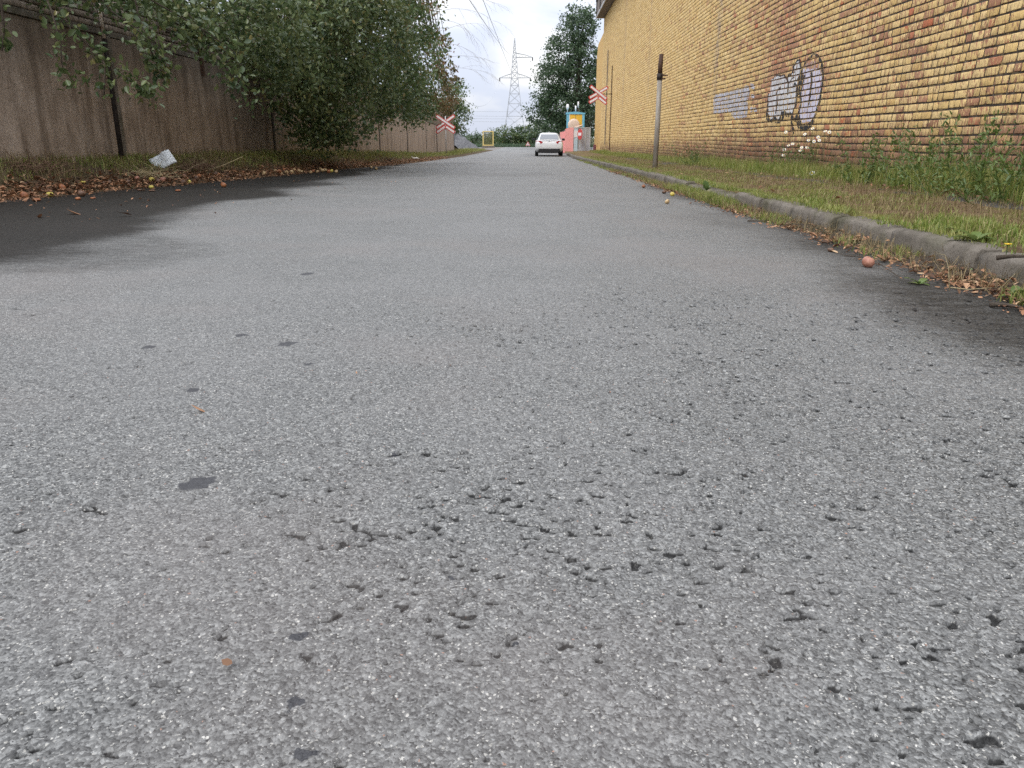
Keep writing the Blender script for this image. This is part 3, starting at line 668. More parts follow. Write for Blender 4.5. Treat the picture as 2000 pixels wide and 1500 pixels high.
# ------------------------------------------------------------------ leaves, blades, twigs
def unit(v): return v / (np.linalg.norm(v, axis=1, keepdims=True) + 1e-9)
def leaves(C, L, Wd, seed, droop=.35, fine=True, upb=.6):
    r = np.random.default_rng(seed); n = len(C)
    d = unit(r.normal(0, 1, (n, 3)) + np.array([0, 0, -droop])); nr = r.normal(0, 1, (n, 3)) + np.array([0, 0, upb])
    s = unit(np.cross(d, nr)); nn = np.cross(s, d); kz = r.uniform(.55, 1.45, n); L = (L * kz)[:, None]; W_ = (Wd * kz * r.uniform(.8, 1.2, n))[:, None]
    if fine:
        V = np.stack([C, C + d * L * .3 + s * W_ * .46 + nn * W_ * .16, C + d * L * .68 + s * W_ * .40 + nn * W_ * .14, C + d * L - nn * L * .08,
                      C + d * L * .68 - s * W_ * .40 + nn * W_ * .14, C + d * L * .3 - s * W_ * .46 + nn * W_ * .16], 1)
        F = np.arange(n)[:, None, None] * 6 + np.array([[0, 1, 2, 3], [0, 3, 4, 5]])[None]
    else:
        V = np.stack([C, C + d * L * .5 + s * W_ * .5 + nn * W_ * .1, C + d * L, C + d * L * .5 - s * W_ * .5 + nn * W_ * .1], 1)
        F = np.arange(n)[:, None, None] * 4 + np.array([[0, 1, 2, 3]])[None]
    return V.reshape(-1, 3), F.reshape(-1, 4)
def crown_points(lobes, seed, clump=.22, per=42, cover=2.6, leafarea=.0026, shell=.55):
    r = np.random.default_rng(seed); out = []; cl_ = []
    for (cx, cy, cz, rx, ry, rz, dens) in lobes:
        A = math.pi * (rx * ry * rz) ** (2 / 3); nl = int(A * cover * dens / leafarea); k = max(3, nl // per)
        d = unit(r.normal(0, 1, (k, 3))); rad = (r.random(k) ** (1 / 3) * (1 - shell) + shell * (.75 + .35 * r.random(k)))
        cc = np.array([cx, cy, cz]) + d * rad[:, None] * np.array([rx, ry, rz]); cl_.append(cc)
        idx = r.integers(0, k, nl); sg = clump * r.uniform(.5, 1.4, k)
        out.append(cc[idx] + r.normal(0, 1, (nl, 3)) * sg[idx][:, None] * np.array([1, 1, .75]))
    return np.concatenate(out), np.concatenate(cl_)
def limbs(root, top, targets, seed, r0=.14, n=5):
    m = MB(); r = random.Random(seed); root, top = Vector(root), Vector(top)
    trunk = [root.lerp(top, k / 4) + Vector((r.uniform(-.12, .12), r.uniform(-.12, .12), 0)) * (k > 0) for k in range(5)]
    m.tube(trunk, [r0, r0 * .85, r0 * .7, r0 * .58, r0 * .4], 9); br = MB()
    for tg in targets:
        tg = Vector(tg); a = trunk[r.choice((2, 3, 3, 4))]; mid = a.lerp(tg, .5) + Vector((r.uniform(-.2, .2), r.uniform(-.2, .2), .22 * (tg - a).length)); k0 = r0 * .33
        br.tube([a, a.lerp(mid, .6) + Vector((0, 0, .05)), mid, mid.lerp(tg, .6), tg], [k0, k0 * .75, k0 * .5, k0 * .3, k0 * .12], n, False)
    return m, br
def tree(name, label, loc, top, lobes, mat, seed, leaf=(.075, .042), r0=.14, group=None, fine=True, clump=.22, cover=2.6, nb=40, per=42, droop=.35, bark=None, extra=None):
    t = thing(name, label, 'tree', loc, 0, group); inv = np.array(loc)
    P, cc = crown_points(lobes, seed, clump, per, cover, leaf[0] * leaf[1] * .72)
    if extra is not None: P = np.concatenate([P, extra])
    V, F = leaves(P - inv, leaf[0], leaf[1], seed + 1, droop, fine)
    tag(npobj('crown', V, F, mat, t), kind='stuff')
    sel = cc[np.random.default_rng(seed).permutation(len(cc))[:nb]] - inv
    a, b = limbs((0, 0, -.4), np.array(top) - inv, sel, seed, r0)
    a.obj('trunk', bark or M_BARK, t, True); b.obj('limbs', bark or M_BARK, t, True); return t
def at(px, py, Yd):                               # a point at distance Yd along the road, where the photograph shows it
    th, ph = R(17.745), R(1.637)
    fw = np.array([-math.sin(ph) * math.cos(th), math.cos(ph) * math.cos(th), -math.sin(th)]); rt = np.array([math.cos(ph), math.sin(ph), 0]); up = np.cross(rt, fw)
    r = fw + rt * (px - 1000) / 1500 + up * (750 - py) / 1500; t = Yd / r[1]; return np.array([t * r[0], Yd, CH + t * r[2]])
def lobe(px, py, Yd, rx, ry, rz, dens=1.0):
    c = at(px, py, Yd); return (c[0], c[1], c[2], rx, ry, rz, dens)

# apple tree nearest: hangs over the wall at the left
def sprig(pts, n, seed, spread=.06):              # a hanging twig with leaves along it
    r = np.random.default_rng(seed); pts = np.array(pts); t = r.random(n) ** .8 * (len(pts) - 1); i = np.minimum(t.astype(int), len(pts) - 2); f = (t - i)[:, None]
    return pts[i] * (1 - f) + pts[i + 1] * f + r.normal(0, spread, (n, 3))
tw = [[(90, -60, 10.3), (112, 10, 10.0), (140, 60, 9.9), (190, 103, 10.1), (245, 150, 10.2), (300, 185, 10.4)], [(60, -80, 9.9), (100, 20, 9.7), (118, 80, 9.7), (122, 130, 9.7), (140, 155, 9.8), (185, 162, 9.9)],
      [(2, 0, 9.3), (8, 60, 9.3), (4, 100, 9.3)], [(195, 95, 10.1), (205, 130, 10.0), (203, 190, 10.0)], [(255, -40, 11), (280, 70, 10.8), (300, 110, 10.9), (320, 150, 11)],
      [(330, -30, 12.5), (370, 30, 12.3), (420, 90, 12.4), (450, 150, 12.6), (480, 205, 12.8)], [(260, -20, 11), (330, 20, 11.2), (400, 60, 11.4), (470, 110, 12)], [(170, -40, 10.5), (215, 20, 10.4), (270, 60, 10.4), (330, 100, 10.6)]]
TW = [[at(*p) for p in q] for q in tw]
ex = np.concatenate([sprig(q, int(k), 300 + i, s_) for i, (q, k, s_) in enumerate(zip(TW, (150, 85, 34, 42, 110, 230, 200, 120), (.07, .06, .04, .05, .09, .12, .13, .08)))] + [sprig([TW[0][4], TW[0][5]], 70, 333, .07), sprig([TW[4][2], TW[4][3]], 70, 334, .08)])
L1 = [lobe(30, -70, 10.5, .9, 1.0, .45, .7), lobe(190, -75, 10.5, .9, .9, .5, .8), lobe(310, -35, 12, .8, 1.0, .5, .9), lobe(420, -10, 13.5, .9, 1.2, .75, 1.0), lobe(420, 50, 14, .55, .8, .45, .7), lobe(500, 20, 15, 1.0, 1.3, .9), lobe(540, 110, 16, .8, 1.0, .6)]
c0 = np.array([-8.2, 13.0, .1])
T1 = tree('apple_tree', 'apple tree whose thin leafy twigs hang over the wall at the left edge', c0, (-7.9, 13.2, 3.2), L1, M_LEAF, 11, (.085, .052), .15, 'apple trees over the wall', clump=.17, nb=34, extra=ex)
tb = MB()
for q in TW: tb.tube([Vector(p - c0) for p in q], [.014, .011, .009, .006, .004, .003][:len(q)], 5, False)
tb.obj('twigs', M_BARK, T1, True)
# the big mass in front of the wall
L2 = [lobe(590, 30, 18, 1.2, 1.5, 1.0), lobe(560, 120, 17.5, .75, 1.1, .65), lobe(600, 170, 18, .8, 1.1, .7), lobe(640, 100, 19, 1.2, 1.5, 1.0), lobe(610, 235, 18.5, .55, .8, .5, .9), lobe(650, 225, 19.5, .75, 1.0, .7), lobe(650, 270, 19.5, .45, .7, .32, .8), lobe(690, 180, 21, 1.0, 1.3, .9), lobe(700, 60, 21, 1.4, 1.7, 1.2), lobe(690, 250, 20.5, .5, .8, .35, .6), lobe(660, -50, 19, 1.6, 1.8, 1.0)]
tree('apple_tree', 'dense dark apple tree bulging over the wall and drooping to the verge', (-7.9, 19.5, .1), (-7.3, 19.5, 3.2), L2, M_LEAF, 23, (.105, .055), .19, 'apple trees over the wall', clump=.19, nb=60, cover=2.9)
L3 = [lobe(745, 140, 25, 1.2, 1.6, 1.1), lobe(750, 40, 25, 1.5, 1.8, 1.2), lobe(760, 210, 26, .8, 1.2, .6, .8), lobe(800, 190, 29, 1.0, 1.4, .9), lobe(805, 120, 29, 1.2, 1.5, 1.0, .8), lobe(730, -50, 24, 1.5, 1.8, .9), lobe(808, 212, 31, .6, 1.1, .4, .8)]
tree('fruit_tree', 'green and olive fruit tree over the wall behind the dense apple tree', (-7.7, 26.5, 0), (-7.3, 26.5, 3.4), L3, M_LEAF_G, 37, (.112, .062), .18, 'apple trees over the wall', clump=.22, nb=50)
L4 = [lobe(815, 40, 33, .95, 1.2, 1.3, .34), lobe(850, 100, 34, .8, 1.2, 1.1, .36), lobe(865, 40, 35, .6, 1.0, 1.3, .26), lobe(855, 170, 35, .9, 1.3, .9, .85), lobe(838, 195, 35, .7, 1.1, .5, .9), lobe(875, 135, 36, .5, .8, .5, .55), lobe(800, -20, 33, 1.3, 1.5, .9, .5), lobe(868, 195, 58, 1.1, 1.6, 1.0, .9), lobe(862, 222, 59, 1.1, 1.6, .7, .9)]
tree('pear_tree', 'thin sparse tree with reddish turning leaves against the sky', (-6.9, 35, -.2), (-5.7, 35, 5.4), L4, M_LEAF_O, 41, (.13, .08), .12, None, clump=.20, nb=60, cover=2.0)
L5 = [lobe(880, 190, 66, 1.5, 2.2, 1.3), lobe(870, 225, 66, 1.6, 2, 1.2), lobe(893, 230, 68, 1.1, 1.8, 1.0), lobe(900, 205, 68, .6, 1.2, .7, .8), lobe(898, 245, 68, .6, 1, .5)]
tree('round_tree', 'rounded bright green tree at the far end of the concrete wall', (-7.6, 67, -.6), (-7.3, 67, 2.2), L5, M_LEAF_G, 53, (.17, .11), .16, None, fine=False, clump=.3, nb=30, per=60)
# tall tree behind the gate, with its lower limbs to the left
D = 92
L6 = [lobe(1125, 60, D, 2.0, 2.4, 2.0, .85), lobe(1150, 50, D, 1.5, 2, 1.6, .45), lobe(1105, 105, D, 2.4, 2.6, 2.2), lobe(1145, 110, D, 2.2, 2.4, 2.0, .8), lobe(1085, 150, D, 2.2, 2.4, 1.9), lobe(1130, 160, D, 2.8, 3, 2.2), lobe(1068, 190, D, 1.8, 2.2, 1.3), lobe(1105, 210, D, 3.0, 3, 1.9), lobe(1145, 215, D, 2.4, 2.8, 2.0), lobe(1052, 215, D, 1.2, 1.5, .6, .8), lobe(1075, 235, D, 2.2, 2.5, 1.1), lobe(1120, 30, D, 1.2, 1.5, 1.2, .7), lobe(1105, 250, D, 3, 2.5, 1.2), lobe(1160, 250, D, 3, 2.5, 2), lobe(1165, 150, D, 2, 2, 2)]
tree('tall_tree', 'tall dark green tree rising behind the yellow building and the gate', (4.6, D, -.6), (4.8, D, 10.5), L6, M_LEAF_D, 61, (.23, .15), .28, None, fine=False, clump=.42, nb=40, per=70, cover=4.6)
# bushes closing the view at the junction
bs = [(925, 255, 118, 1.6, .9), (950, 250, 116, 2.2, 1.4), (985, 262, 114, 2.2, 1.7), (1012, 258, 115, 2.4, 1.9), (1040, 256, 113, 2.4, 2.1), (1075, 260, 112, 2.6, 2.2), (1110, 262, 112, 2.6, 2.2), (902, 262, 120, 2.0, 1.3)]
BLB = ['low pale bush at the end of the road left of the yellow frame', 'bushy shrub right behind the yellow mesh frame', 'dark shrub just right of the yellow mesh frame', 'tallest rounded bush below the pylon', 'dark bush behind the triangular sign', 'bush directly behind the white car roof', 'bush behind the pink wall by the gate', 'bush behind the grey heap at the end of the wall']
for k, (px, py, Yd, rx, rz) in enumerate(bs):
    c = at(px, py + 12, Yd); zb = -.56
    lb = [(c[0], Yd, zb + rz * .75, rx, 1.6, rz * .85, 1), (c[0] - rx * .5, Yd - .5, zb + rz * .45, rx * .7, 1.3, rz * .6, 1), (c[0] + rx * .55, Yd - .4, zb + rz * .5, rx * .7, 1.3, rz * .65, 1), (c[0] + rx * .2, Yd, zb + rz * 1.35, rx * .5, 1, rz * .5, .7)]
    b = tree('bush', BLB[k], (c[0], Yd, zb), (c[0], Yd, zb + rz), lb, M_LEAF_D if k % 2 else M_LEAF_G, 70 + k, (.24, .15), .07, 'bushes at the junction', fine=False, clump=.35, nb=10, per=50); b['category'] = 'bush'
# leafless drooping tree whose twigs reach into the sky
bt = thing('bare_tree', 'leafless tree with thin pale twigs arching into the sky', 'tree', (-9.2, 44, -.4))
r = random.Random(5); m = MB(); base = Vector((-9.2, 44, -.4))
m.tube([(0, 0, 0), (.3, 0, 3), (.9, .1, 6), (1.8, 0, 8.5)], [.16, .13, .09, .05], 7); m.obj('trunk', M_TWIG, bt, True)
m = MB()
def arch(p, d, L, rad, dep):
    pts = [p]; dd = Vector(d)
    for k in range(7):
        dd = (dd + Vector((0, 0, -.10)) + Vector((r.uniform(-.12, .12), r.uniform(-.12, .12), r.uniform(-.10, .10)))).normalized(); pts.append(pts[-1] + dd * L / 7)
    m.tube(pts, [rad * (1 - k / 8.5) for k in range(8)], 4, False)
    if dep:
        for k in range(2, 8):
            if r.random() < .85: arch(pts[k], (dd + Vector((r.uniform(-.5, .7), r.uniform(-.4, .4), r.uniform(-.5, .5)))).normalized(), L * r.uniform(.3, .55), rad * .6, dep - 1)
for (px, py, ex_, ey_) in ((868, 20, .95, .12), (866, 60, .95, .35), (866, 115, .95, .25), (868, 130, .95, .0), (862, -10, .95, .05), (868, 85, .95, -.1), (866, 40, .95, -.1)):
    p = Vector(at(px, py, 44)) - base; arch(p, Vector((ex_, .1, ey_ + .12)), r.uniform(1.9, 3.2), .010, 2)
m.obj('twigs', M_TWIG, bt, True)

# ------------------------------------------------------------------ grass
def blades(P, H, Wd, seed, lean=.5):
    r = np.random.default_rng(seed); n = len(P); a = r.random(n) * 6.283; d = np.stack([np.cos(a), np.sin(a), 0 * a], 1); s = np.stack([-np.sin(a), np.cos(a), 0 * a], 1)
    H = H[:, None]; ln = (lean * r.random(n))[:, None]; wd = Wd * r.uniform(.6, 1.3, n)[:, None]; up = np.array([0, 0, 1.])
    V = np.stack([P - s * wd, P + s * wd, P + up * H * .55 + d * H * ln * .35 + s * wd * .8, P + up * H * .55 + d * H * ln * .35 - s * wd * .8, P + up * H * (1 - ln * .45) + d * H * ln], 1)
    T = np.arange(n)[:, None, None] * 5 + np.array([[0, 1, 2], [0, 2, 3], [3, 2, 4]])[None]
    return V.reshape(-1, 3), T.reshape(-1, 3)
def scatter(n, x0, x1, y0, y1, seed, dens=None, ypow=2.0):
    r = np.random.default_rng(seed); u = r.random(n); y = y0 * (y1 / y0) ** (u ** (1 / ypow * 1.0)) if ypow else y0 + (y1 - y0) * u
    x = r.uniform(x0, x1, n); keep = np.ones(n, bool) if dens is None else r.random(n) < dens(x, y)
    return x[keep], y[keep]
def grass_obj(name, label, parts, mat):
    VV = []; FF = []; b = 0
    for (P, H, Wd, seed, lean) in parts:
        v, f = blades(P, H, Wd, seed, lean); VV.append(v); FF.append(f + b); b += len(v)
    return tag(npobj(name, np.concatenate(VV), np.concatenate(FF), mat), label, 'grass', None, 'stuff')
rg = np.random.default_rng(99)
# right: short bright grass behind the kerb
x, y = scatter(95000, 2.31, 3.35, 2.6, 40, 101, lambda x, y: np.clip(1.35 - (x - 2.33) / .75, .06, 1) * (.12 + .88 * sm(.40, .58, fbm(x * 1.7, y * 1.1, 111))), 1.25)
P = np.stack([x, y, np.maximum(VR(x, y), gz(y) + .13) - .01], 1); h = (.012 + .085 * fbm(x * 2.3, y * 2, 112) ** 2.2 * 1.35) * rg.uniform(.4, 1.4, len(x)); p1 = (P, h, .0032, 1, .9)
x, y = scatter(60000, 2.9, 4.9, 4, 45, 102, lambda x, y: .10 + .9 * sm(.50, .66, fbm(x * 1.2, y * .8, 113)) * .6, 1.25)
P = np.stack([x, y, VR(x, y) - .01], 1); p2 = (P, rg.uniform(.02, .07, len(x)), .003, 2, 1.0)
# tall growth against the wall
wd_ = lambda x, y: np.clip((x - 3.75) / .55, 0, 1) * np.clip(.25 + 1.6 * sm(.36, .60, fbm(y * .55 + 3, x, 114)), 0, 1)
x, y = scatter(52000, 3.8, 4.87, 5.5, 58, 103, wd_, 1.2)
P = np.stack([x, y, VR(x, y) - .02], 1); tall = np.interp(y, [5, 7.5, 9.5, 11, 13, 14.5, 17, 19, 24, 60], [.50, .46, .36, .26, .30, .34, .26, .32, .26, .34]); h = tall * (.35 + .9 * fbm(y * 1.6, x * 2, 115)) * rg.uniform(.35, 1.15, len(x)); p3 = (P, h, .0036, 3, .8)
# in the gutter, in tufts
x, y = scatter(22000, 1.98, 2.32, 3.0, 40, 104, lambda x, y: sm(.44, .60, fbm(y * 1.3 + 5, x * 2, 116)) * np.clip((x - 1.9) / .3, 0, 1), 1.2)
P = np.stack([x, y, RZ(x, y)], 1); p4 = (P, rg.uniform(.02, .10, len(x)), .003, 4, 1.0)
x, y = scatter(3500, 2.02, 2.32, 8.6, 12.4, 108, None, 1.0); P = np.stack([x, y, RZ(x, y)], 1); p5 = (P, rg.uniform(.04, .15, len(x)), .0035, 5, .9)
x, y = scatter(9000, 2.27, 2.46, 3.0, 40, 120, lambda x, y: sm(.47, .60, fbm(y * 1.1 + 2, x * 2, 121)), 1.2); P = np.stack([x, y, gz(y) + .128 + .0 * x], 1); p6 = (P, rg.uniform(.03, .10, len(x)), .0032, 15, 1.9)
grass_obj('grass_right', 'green grass along the kerb and the foot of the yellow wall', [p1, p2, p3, p4, p5, p6], M_GRASS)
# dry stalks on the right
x, y = scatter(24000, 2.5, 4.8, 3.5, 40, 105, None, 1.2); P = np.stack([x, y, VR(x, y)], 1); d1 = (P, rg.uniform(.02, .10, len(x)), .0022, 6, 1.6)
x, y = scatter(1500, 4.2, 4.85, 6, 30, 109, None, 1.2); P = np.stack([x, y, VR(x, y)], 1); d2 = (P, rg.uniform(.2, .55, len(x)), .0022, 7, .5)
# left bank
dl_ = lambda x, y: np.clip((edgeL(y) - .38 - x) / .3, 0, 1) * np.clip(.35 + sm(.35, .6, fbm(y * .9, x * 1.2, 117)), 0, 1)
x, y = scatter(52000, -6.5, -4.5, 7, 75, 106, dl_, 1.2); P = np.stack([x, y, VL(x, y) - .01], 1)
hl = np.interp(y, [7, 12, 20, 30, 60], [.13, .15, .20, .24, .30]) * (.35 + .9 * fbm(y * 1.1, x * 2, 118)) * rg.uniform(.4, 1.2, len(x)); q = rg.random(len(x)) < np.interp(y, [8, 14, 30], [.62, .80, .85])
grass_obj('grass_left', 'rough green grass on the bank under the concrete wall', [(P[q], hl[q], .0045, 8, .9)], M_GRASS)
nx_ = ~q
x, y = scatter(14000, -6.5, -5.0, 8, 40, 107, lambda x, y: np.clip((edgeL(y) - .25 - x) / .3, 0, 1) * sm(.42, .6, fbm(y * .8 + 7, x, 119)), 1.2); P2 = np.stack([x, y, VL(x, y)], 1)
x_, y_ = scatter(2600, 1.98, 2.28, 3, 22, 125, None, 1.2); d3 = (np.stack([x_, y_, RZ(x_, y_) + .02], 1), rg.uniform(.03, .13, len(x_)), .0016, 17, 2.2)
grass_obj('dry_grass', 'dry straw coloured grass stalks on both verges', [d1, d2, d3, (P[nx_], hl[nx_], .004, 9, 1.3), (P2, rg.uniform(.06, .26, len(x)), .003, 10, 1.7)], M_DRY)

# ------------------------------------------------------------------ dead leaves
def litter(P, L, seed, lift=.012):
    r = np.random.default_rng(seed); n = len(P); a = r.random(n) * 6.283; tl = r.normal(0, .28, (n, 2)); d = unit(np.stack([np.cos(a), np.sin(a), tl[:, 0]], 1)); up = unit(np.stack([r.normal(0, .3, n), r.normal(0, .3, n), np.ones(n)], 1))
    s = unit(np.cross(up, d)); nn = np.cross(d, s); L = (L * (.35 + 1.5 * r.random(n) ** 2.2))[:, None]; W_ = L * r.uniform(.22, .65, n)[:, None]; cu = r.uniform(-.3, .9, n)[:, None]; C = P + np.array([0, 0, lift]) * r.random((n, 1))
    V = np.stack([C - d * L * .5, C - d * L * .15 + s * W_ * .5 + nn * W_ * cu, C + d * L * .25 + s * W_ * .42 + nn * W_ * cu, C + d * L * .5 + nn * L * cu * .3, C + d * L * .25 - s * W_ * .42 + nn * W_ * cu, C - d * L * .15 - s * W_ * .5 + nn * W_ * cu], 1)
    return V.reshape(-1, 3), (np.arange(n)[:, None, None] * 6 + np.array([[0, 1, 2, 3], [0, 3, 4, 5]])[None]).reshape(-1, 4)
r = np.random.default_rng(201)
y = 7.0 * (45 / 7.0) ** (r.random(16000) ** .9); x = edgeL(y) + r.normal(-.16, .17, 16000) - .12 * r.random(16000); k = x > LX + .05; x, y = x[k], y[k]
zz = np.maximum(VL(x, y), RZ(x, y)) + .004; V, F = litter(np.stack([x, y, zz], 1), .046, 202, .03)
tag(npobj('leaf_litter_left', V, F, M_LITTER), 'drift of brown dead leaves along the left edge of the road', 'dead leaves', None, 'stuff')
y = 3.0 * (22 / 3.0) ** (r.random(12000) ** 1.2); x = 2.12 + r.normal(0, .085, 12000) - .06 * r.random(12000); k = (x < 2.27) & (r.random(12000) < .25 + sm(.35, .6, fbm(y * 1.1, y * 0, 203))); x, y = x[k], y[k]
V1, F1 = litter(np.stack([x, y, np.maximum(RZ(x, y), RZ(x, y) - .02 + .055 * sm(2.0, 2.3, x)) + .003], 1), .029, 204, .018)
y = r.uniform(3.5, 30, 500); x = r.uniform(2.6, 4.8, 500); V2, F2 = litter(np.stack([x, y, VR(x, y) + .006], 1), .04, 205)
y = r.uniform(6.5, 9.0, 90); x = r.uniform(3.7, 4.2, 90); V3, F3 = litter(np.stack([x, y, VR(x, y) + .03], 1), .05, 206)
tag(npobj('leaf_litter_right', np.concatenate([V1, V2, V3]), np.concatenate([F1, F2 + len(V1), F3 + len(V1) + len(V2)]), M_LITTER), 'scattered brown dead leaves in the gutter by the kerb', 'dead leaves', None, 'stuff')
# crumbs and needles blown on the road at the left
y = r.uniform(6.0, 16, 240); x = r.uniform(-5.2, -2.4, 240); k = r.random(240) < sm(-2.4, -4.6, x) + .12; x, y = x[k], y[k]
V, F = litter(np.stack([x, y, RZ(x, y) + .006], 1), .028, 207, .004); tag(npobj('leaf_crumbs', V, F, M_LITTER), 'tiny leaf crumbs strewn over the damp asphalt at the left', 'leaf crumbs', None, 'stuff')

def single_leaf(px, py, L, label, mat=None, surf=RZ, name='dead_leaf', cat='leaf', group=None, seed=0):
    p = unproj(px, py, 0, surf); V, F = litter(np.array([[0, 0, 0.]]), L, seed, 0); V = V * (L / np.ptp(V, axis=0).max()); o = npobj(name, V, F, mat or M_LITTER); o.location = (p[0], p[1], p[2] + .012); tag(o, label, cat, group); return o
single_leaf(390, 806, .030, 'small curled pink brown leaf lying alone on the bare asphalt', seed=3)
single_leaf(445, 1308, .016, 'tiny pale orange leaf scrap on the asphalt near the bottom', seed=4)
single_leaf(697, 735, .010, 'tiny dark red crumb on the middle of the road', seed=5, name='leaf_scrap')
single_leaf(152, 418, .16, 'flat orange trodden leaf on the damp asphalt at the left', seed=6)
single_leaf(243, 423, .10, 'small orange trodden leaf on damp asphalt beside a larger one', seed=7)
single_leaf(79, 425, .09, 'pale yellow twig leaf on damp asphalt near the left edge', seed=8, name='fallen_leaf')

# ------------------------------------------------------------------ apples
def apple_mat(name, a, b, c):
    t = NT(name); n = t.noise(28, 5, .6); col = t.ramp(n, [(.35, a), (.55, b), (.75, c)]); return t.fin(col, .5, t.bump(t.noise(90, 3), .2, .003), .45)
MA = {'brown': apple_mat('rotten_apple_skin', (.07, .038, .022), (.15, .082, .05), (.22, .13, .085)), 'orange': apple_mat('bruised_apple_skin', (.20, .07, .03), (.34, .13, .05), (.42, .20, .09)),
      'yellow': apple_mat('yellow_apple_skin', (.42, .32, .06), (.58, .48, .10), (.62, .55, .20)), 'pale': apple_mat('pale_apple_skin', (.34, .22, .11), (.52, .38, .20), (.62, .50, .30)),
      'rose': apple_mat('rosy_apple_skin', (.26, .10, .065), (.40, .19, .13), (.52, .33, .25))}
def apple_mesh(mat, seed):
    rr = np.random.default_rng(seed); nu, nv = 16, 10; V = []
    for j in range(nv + 1):
        a = math.pi * j / nv; rr_ = math.sin(a) * (1 + .06 * math.cos(a)); zz = .88 * math.cos(a) - .16 * math.exp(-(rr_ / .28) ** 2) * (1 if j < nv / 2 else -1)
        for k in range(nu): b = 2 * math.pi * k / nu; w_ = 1 + .035 * math.sin(2 * b + seed) + .03 * math.sin(3 * b + seed * 2 + a * 2); V.append((rr_ * math.cos(b) * w_, rr_ * math.sin(b) * w_, zz))
    F = [[j * nu + k, (j + 1) * nu + k, (j + 1) * nu + (k + 1) % nu, j * nu + (k + 1) % nu] for j in range(nv) for k in range(nu)]
    return npmesh('apple', V, F, MA[mat], True)
AM = {k: [apple_mesh(k, i) for i in range(3)] for k in MA}
def apple(px, py, dia_px, colr_, label, group=None, surf=None, flat=1):
    p = unproj(px, py, 0, surf or (lambda x, y: np.maximum(RZ(x, y), np.where(np.asarray(x) < -3, VL(x, y), -9)))); d = math.hypot(p[0], p[1]); rad = min(dia_px * d / 1575 / 2, .042)
    t = thing('apple', label, 'apple', (p[0], p[1], p[2] + rad * .80 * flat), 0, group); o = link(bpy.data.objects.new('fruit', random.choice(AM[colr_])), t)
    o.scale = (rad, rad, rad * flat); o.rotation_euler = (random.uniform(-1.2, 1.2), random.uniform(-1.2, 1.2), random.uniform(0, 6)) if flat == 1 else (0, 0, 1)
    s = MB().tube([(0, 0, .66), (.05, 0, .9), (.16, 0, 1.12)], .05, 5).obj('stalk', M_BARK, t); s.scale = (rad, rad, rad * flat); s.rotation_euler = o.rotation_euler; return t
apple(1694, 522, 24, 'rose', 'pink bruised apple by the kerb, nearest on the right')
apple(1622, 492, 12, 'brown', 'small shrivelled brown apple up against the kerb grass behind the pink one', flat=.8)
apple(1303, 398, 10, 'pale', 'single pale apple lying out on the asphalt near the right kerb')
apple(1313, 383, 9, 'yellow', 'yellowish apple in the right gutter beside two brown ones')
apple(1297, 378, 9, 'brown', 'brown apple in the right gutter just left of a yellowish one', flat=.8)
apple(1257, 367, 7, 'orange', 'farthest reddish apple in the right gutter')
apple(160, 384, 16, 'brown', 'large grey brown rotten apple on the asphalt at the left road edge')
apple(153, 391, 9, 'orange', 'small orange rotten apple right in front of the grey brown one', flat=.75)
apple(98, 384, 12, 'yellow', 'bright yellow apple lying alone on the asphalt at the left edge', flat=.8)
apple(48, 388, 15, 'orange', 'orange brown apple on the leaves nearest the left frame edge')
apple(122, 372, 14, 'orange', 'orange apple half sunk in dead leaves above the yellow one')
apple(72, 393, 15, 'orange', 'squashed orange apple on asphalt between orange and yellow apples', flat=.45)
apple(182, 389, 9, 'orange', 'tiny squashed orange apple right of the grey brown one', flat=.5)
apple(297, 356, 11, 'yellow', 'bright yellow apple on top of the leaf drift below the white litter')
apple(296, 369, 9, 'yellow', 'small yellow apple resting on a squashed brown one', flat=.9)
apple(297, 374, 18, 'brown', 'flattened brown apple on asphalt under a small yellow one', flat=.35)
apple(309, 359, 12, 'brown', 'dark rotten apple next to the bright yellow one below the litter')
apple(317, 356, 11, 'rose', 'reddish apple on leaves right of a dark rotten one')
apple(358, 361, 14, 'brown', 'round brown rotten apple at the leaf edge beside a yellow one')
apple(370, 359, 8, 'yellow', 'small yellow apple right of the round brown rotten one')
apple(437, 366, 11, 'orange', 'reddish brown apple alone on damp asphalt past the leaf drift')
apple(315, 346, 7, 'pale', 'pale yellow apple deep in the leaves below the white litter')
apple(162, 358, 10, 'yellow', 'flat yellow apple among leaves left of the pole foot', flat=.5)
apple(389, 347, 8, 'orange', 'orange apple high on the leaf drift right of the litter')
apple(268, 352, 9, 'rose', 'dull red apple in the leaf drift left of the bright yellow one')
apple(273, 373, 9, 'brown', 'flat dark red apple scrap on asphalt at the leaf edge', flat=.5)
apple(348, 374, 10, 'orange', 'small squashed reddish apple on asphalt below the round brown one', flat=.45)
apple(516, 342, 9, 'pale', 'cream apple standing apart at the left end of the pale apple row')
apple(735, 332, 7, 'pale', 'white apple lying on asphalt right of the pale apple row')
apple(725, 329, 5, 'pale', 'pale apple at the grass edge beside the white one')
LBL = 'pale fallen apple in the row along the leaf edge under the dense tree'
for (px, py) in ((538, 336), (546, 338), (555, 334), (560, 340), (570, 339), (575, 335), (584, 337), (590, 338), (607, 339), (612, 337), (620, 338), (630, 336), (636, 335), (642, 338), (648, 337), (657, 338), (551, 342), (626, 333)):
    apple(px, py, random.uniform(5.5, 8.5), random.choice(['pale', 'pale', 'pale', 'yellow', 'orange']), LBL, 'pale apple row under the dense tree')
LBL = 'rotten reddish brown apple mixed into the left leaf drift'
for k in range(14):
    px = random.uniform(190, 500); apple(px, np.interp(px, [0, 200, 500], [384, 366, 343]) + random.uniform(-6, 5), random.uniform(6, 10), random.choice(['brown', 'orange', 'rose', 'brown']), LBL, 'rotten apples in the leaf drift')

